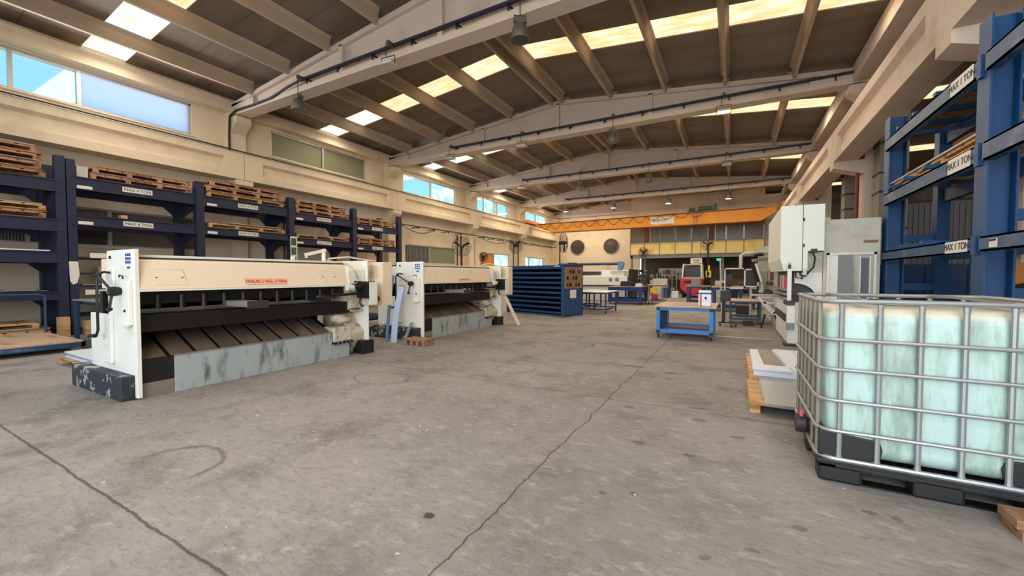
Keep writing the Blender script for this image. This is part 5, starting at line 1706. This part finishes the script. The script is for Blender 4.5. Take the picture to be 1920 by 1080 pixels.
proto, proto_lit = None, None
FL, FLL = None, None
ordn = ('first', 'second', 'third', 'fourth', 'fifth')
pos_n = ('nearest the window wall', 'left of the ridge', 'right of the ridge', 'nearest the annex')
for k in range(1, 5):
    y = PY[k] - .42
    for i, x in enumerate((-11.2, -7.6, -3.9, -.35)):
        lit = (k == 4 or (k == 2 and i == 3))
        flat = (k, i) in ((1, 1), (2, 0), (2, 1), (2, 3), (3, 0), (3, 3))
        if flat and lit:
            o = FLL = copy_tree(FLL) if FLL else make_flood(True)
        elif flat:
            o = FL = copy_tree(FL) if FL else make_flood()
        elif lit:
            if proto_lit is None:
                o = proto_lit = make_lamp(True)
            else:
                o = copy_tree(proto_lit)
        else:
            if proto is None:
                o = proto = make_lamp()
            else:
                o = copy_tree(proto)
        moved(o, (x, y, 6.66 if flat else 6.50), .3 * i if not flat else .1)
        o['label'] = '%s %s lamp %s on the %s roof beam' % ('lit' if lit else 'unlit', 'flat pale flood' if flat else 'grey bell', pos_n[i], ordn[k - 1])
    # tray with brackets, on the camera side of the beam
    tr = tag(MB().box(-11.3, 2.9, PY[k] - .30, PY[k] - .22, 7.13, 7.19).build('beam_cable_tray', traym), 'dark cable tray along the face of the %s roof beam' % ordn[k - 1], 'cable tray')
    for i in range(11):
        x = -11.0 + i * 1.35
        MB().box(x - .02, x + .02, PY[k] - .30, PY[k] - .08, 7.10, 7.13).box(x - .02, x + .02, PY[k] - .30, PY[k] - .26, 7.0, 7.12).build('bracket', cable, tr)
    for i, x in enumerate((-11.2, -7.6, -3.9, -.35)):
        B(x - .04, x + .04, PY[k] - .44, PY[k] - .22, 7.12, 7.22).build('lamp_bracket', lampgrey, tr)
    if k == 1:
        MB().tube([(-11.25, PY[k] - .27, 7.17), (-11.9, PY[k] - .27, 7.1), (-12.8, PY[k] - .26, 6.96), (-13.8, PY[k] - .28, 6.93), (-14.8, PY[k] - .28, 6.95), (-15.12, PY[k] - .30, 6.8), (-15.14, PY[k] - .32, 6.2), (-15.14, PY[k] - .32, 5.6)], .035, 8).build('drop_cable', cable, tr)


# ================================================================ clutter of the busy far end
def clutter(name, cat, label, m, x0, x1, y0, y1, z0, z1, bev=.01):
    return tag(B(x0, x1, y0, y1, z0, z1).build(name, m, None, bev), label, cat)


clutter('toolbox', 'toolbox', 'dark toolbox on the brown topped bench right of the forklift', soot, -.45, -.05, 17.9, 18.3, .952, 1.10)
clutter('steel_plate', 'metal plate', 'brown grey plate laid on the same brown topped bench', steeltop, -.65, .2, 18.35, 18.75, .952, .975, 0)
clutter('parts_crate', 'crate', 'deep blue crate on the bench at the foot of the second press brake', deepblue, .2, .6, 19.5, 20.1, .852, 1.08)
clutter('machine_block', 'machine part', 'grey machine block standing on the dark blue bench behind the forklift side', midgrey, -1.75, -1.35, 20.9, 21.4, .902, 1.25)
clutter('white_carton', 'box', 'white carton on the store floor left of the forklift', whitesheet, -3.35, -2.95, 26.6, 27.0, 0, .42)
clutter('blue_drum_stand', 'stand', 'blue box stand beside the white carton left of the forklift', deepblue, -3.9, -3.45, 26.4, 26.9, 0, .62)
clutter('red_bucket', 'bucket', 'small red bucket on the floor under the narrow pine topped bench', red, -3.45, -3.2, 20.35, 20.6, .225, .45)
clutter('grey_chest', 'chest', 'grey chest in the store right of the forklift', greyp, -1.0, -.45, 28.2, 28.8, 0, 1.05)
clutter('dark_chest', 'chest', 'dark chest in the store beside the grey chest', soot, -.40, .2, 28.4, 29.0, 0, .8)
clutter('steel_cabinet', 'cabinet', 'tall dark steel cabinet by the right end of the store', darkgrey, .95, 1.6, 31.5, 32.1, 0, 1.9)
clutter('machine_hood', 'machine part', 'pale machine hood on the store floor behind the far shelving', greyp, -5.2, -4.2, 31.0, 31.8, 0, 1.15)
clutter('timber_crate', 'crate', 'reddish timber crate in front of the store wall', woodred, -6.9, -6.2, 31.2, 31.9, 0, 1.25)
clutter('foot_pedal', 'pedal', 'black foot pedal on the floor before the second press brake', black, .25, .50, 12.85, 13.05, 0, .12)
clutter('low_trestle', 'trestle', 'low dark trestle on the floor behind the black pedestal stand', darkgrey, .1, .5, 15.6, 16.4, 0, .38)
for i in range(6):
    x = -4.95 + i * .34
    MBo = MB().cyl((x, 31.4 + .2 * (i % 2), 1.15 if x > -5.2 and x < -4.2 else 0), (x, 31.4 + .2 * (i % 2), 1.55), .04)
    tag(MBo.build('bar_stock', (galvdark, midgrey, pipe_red)[i % 3]), ('first', 'second', 'third', 'fourth', 'fifth', 'sixth')[i] + ' upright round bar from the store door post, in the row behind the shelving', 'metal bar', 'upright bars in the store')
for i, (x, y, h) in enumerate(((-5.05, 20.7, .10), (-4.1, 19.75, .14), (-4.15, 20.5, .07))):
    clutter('steel_offcut', 'metal piece', ('flat offcut behind the black case', 'thick offcut at the front right of the deep blue cart', 'thin offcut at the back right of the deep blue cart')[i], (galvdark, whitesheet, midgrey)[i], x, x + .28, y, y + .22, .862, .862 + h, .004)
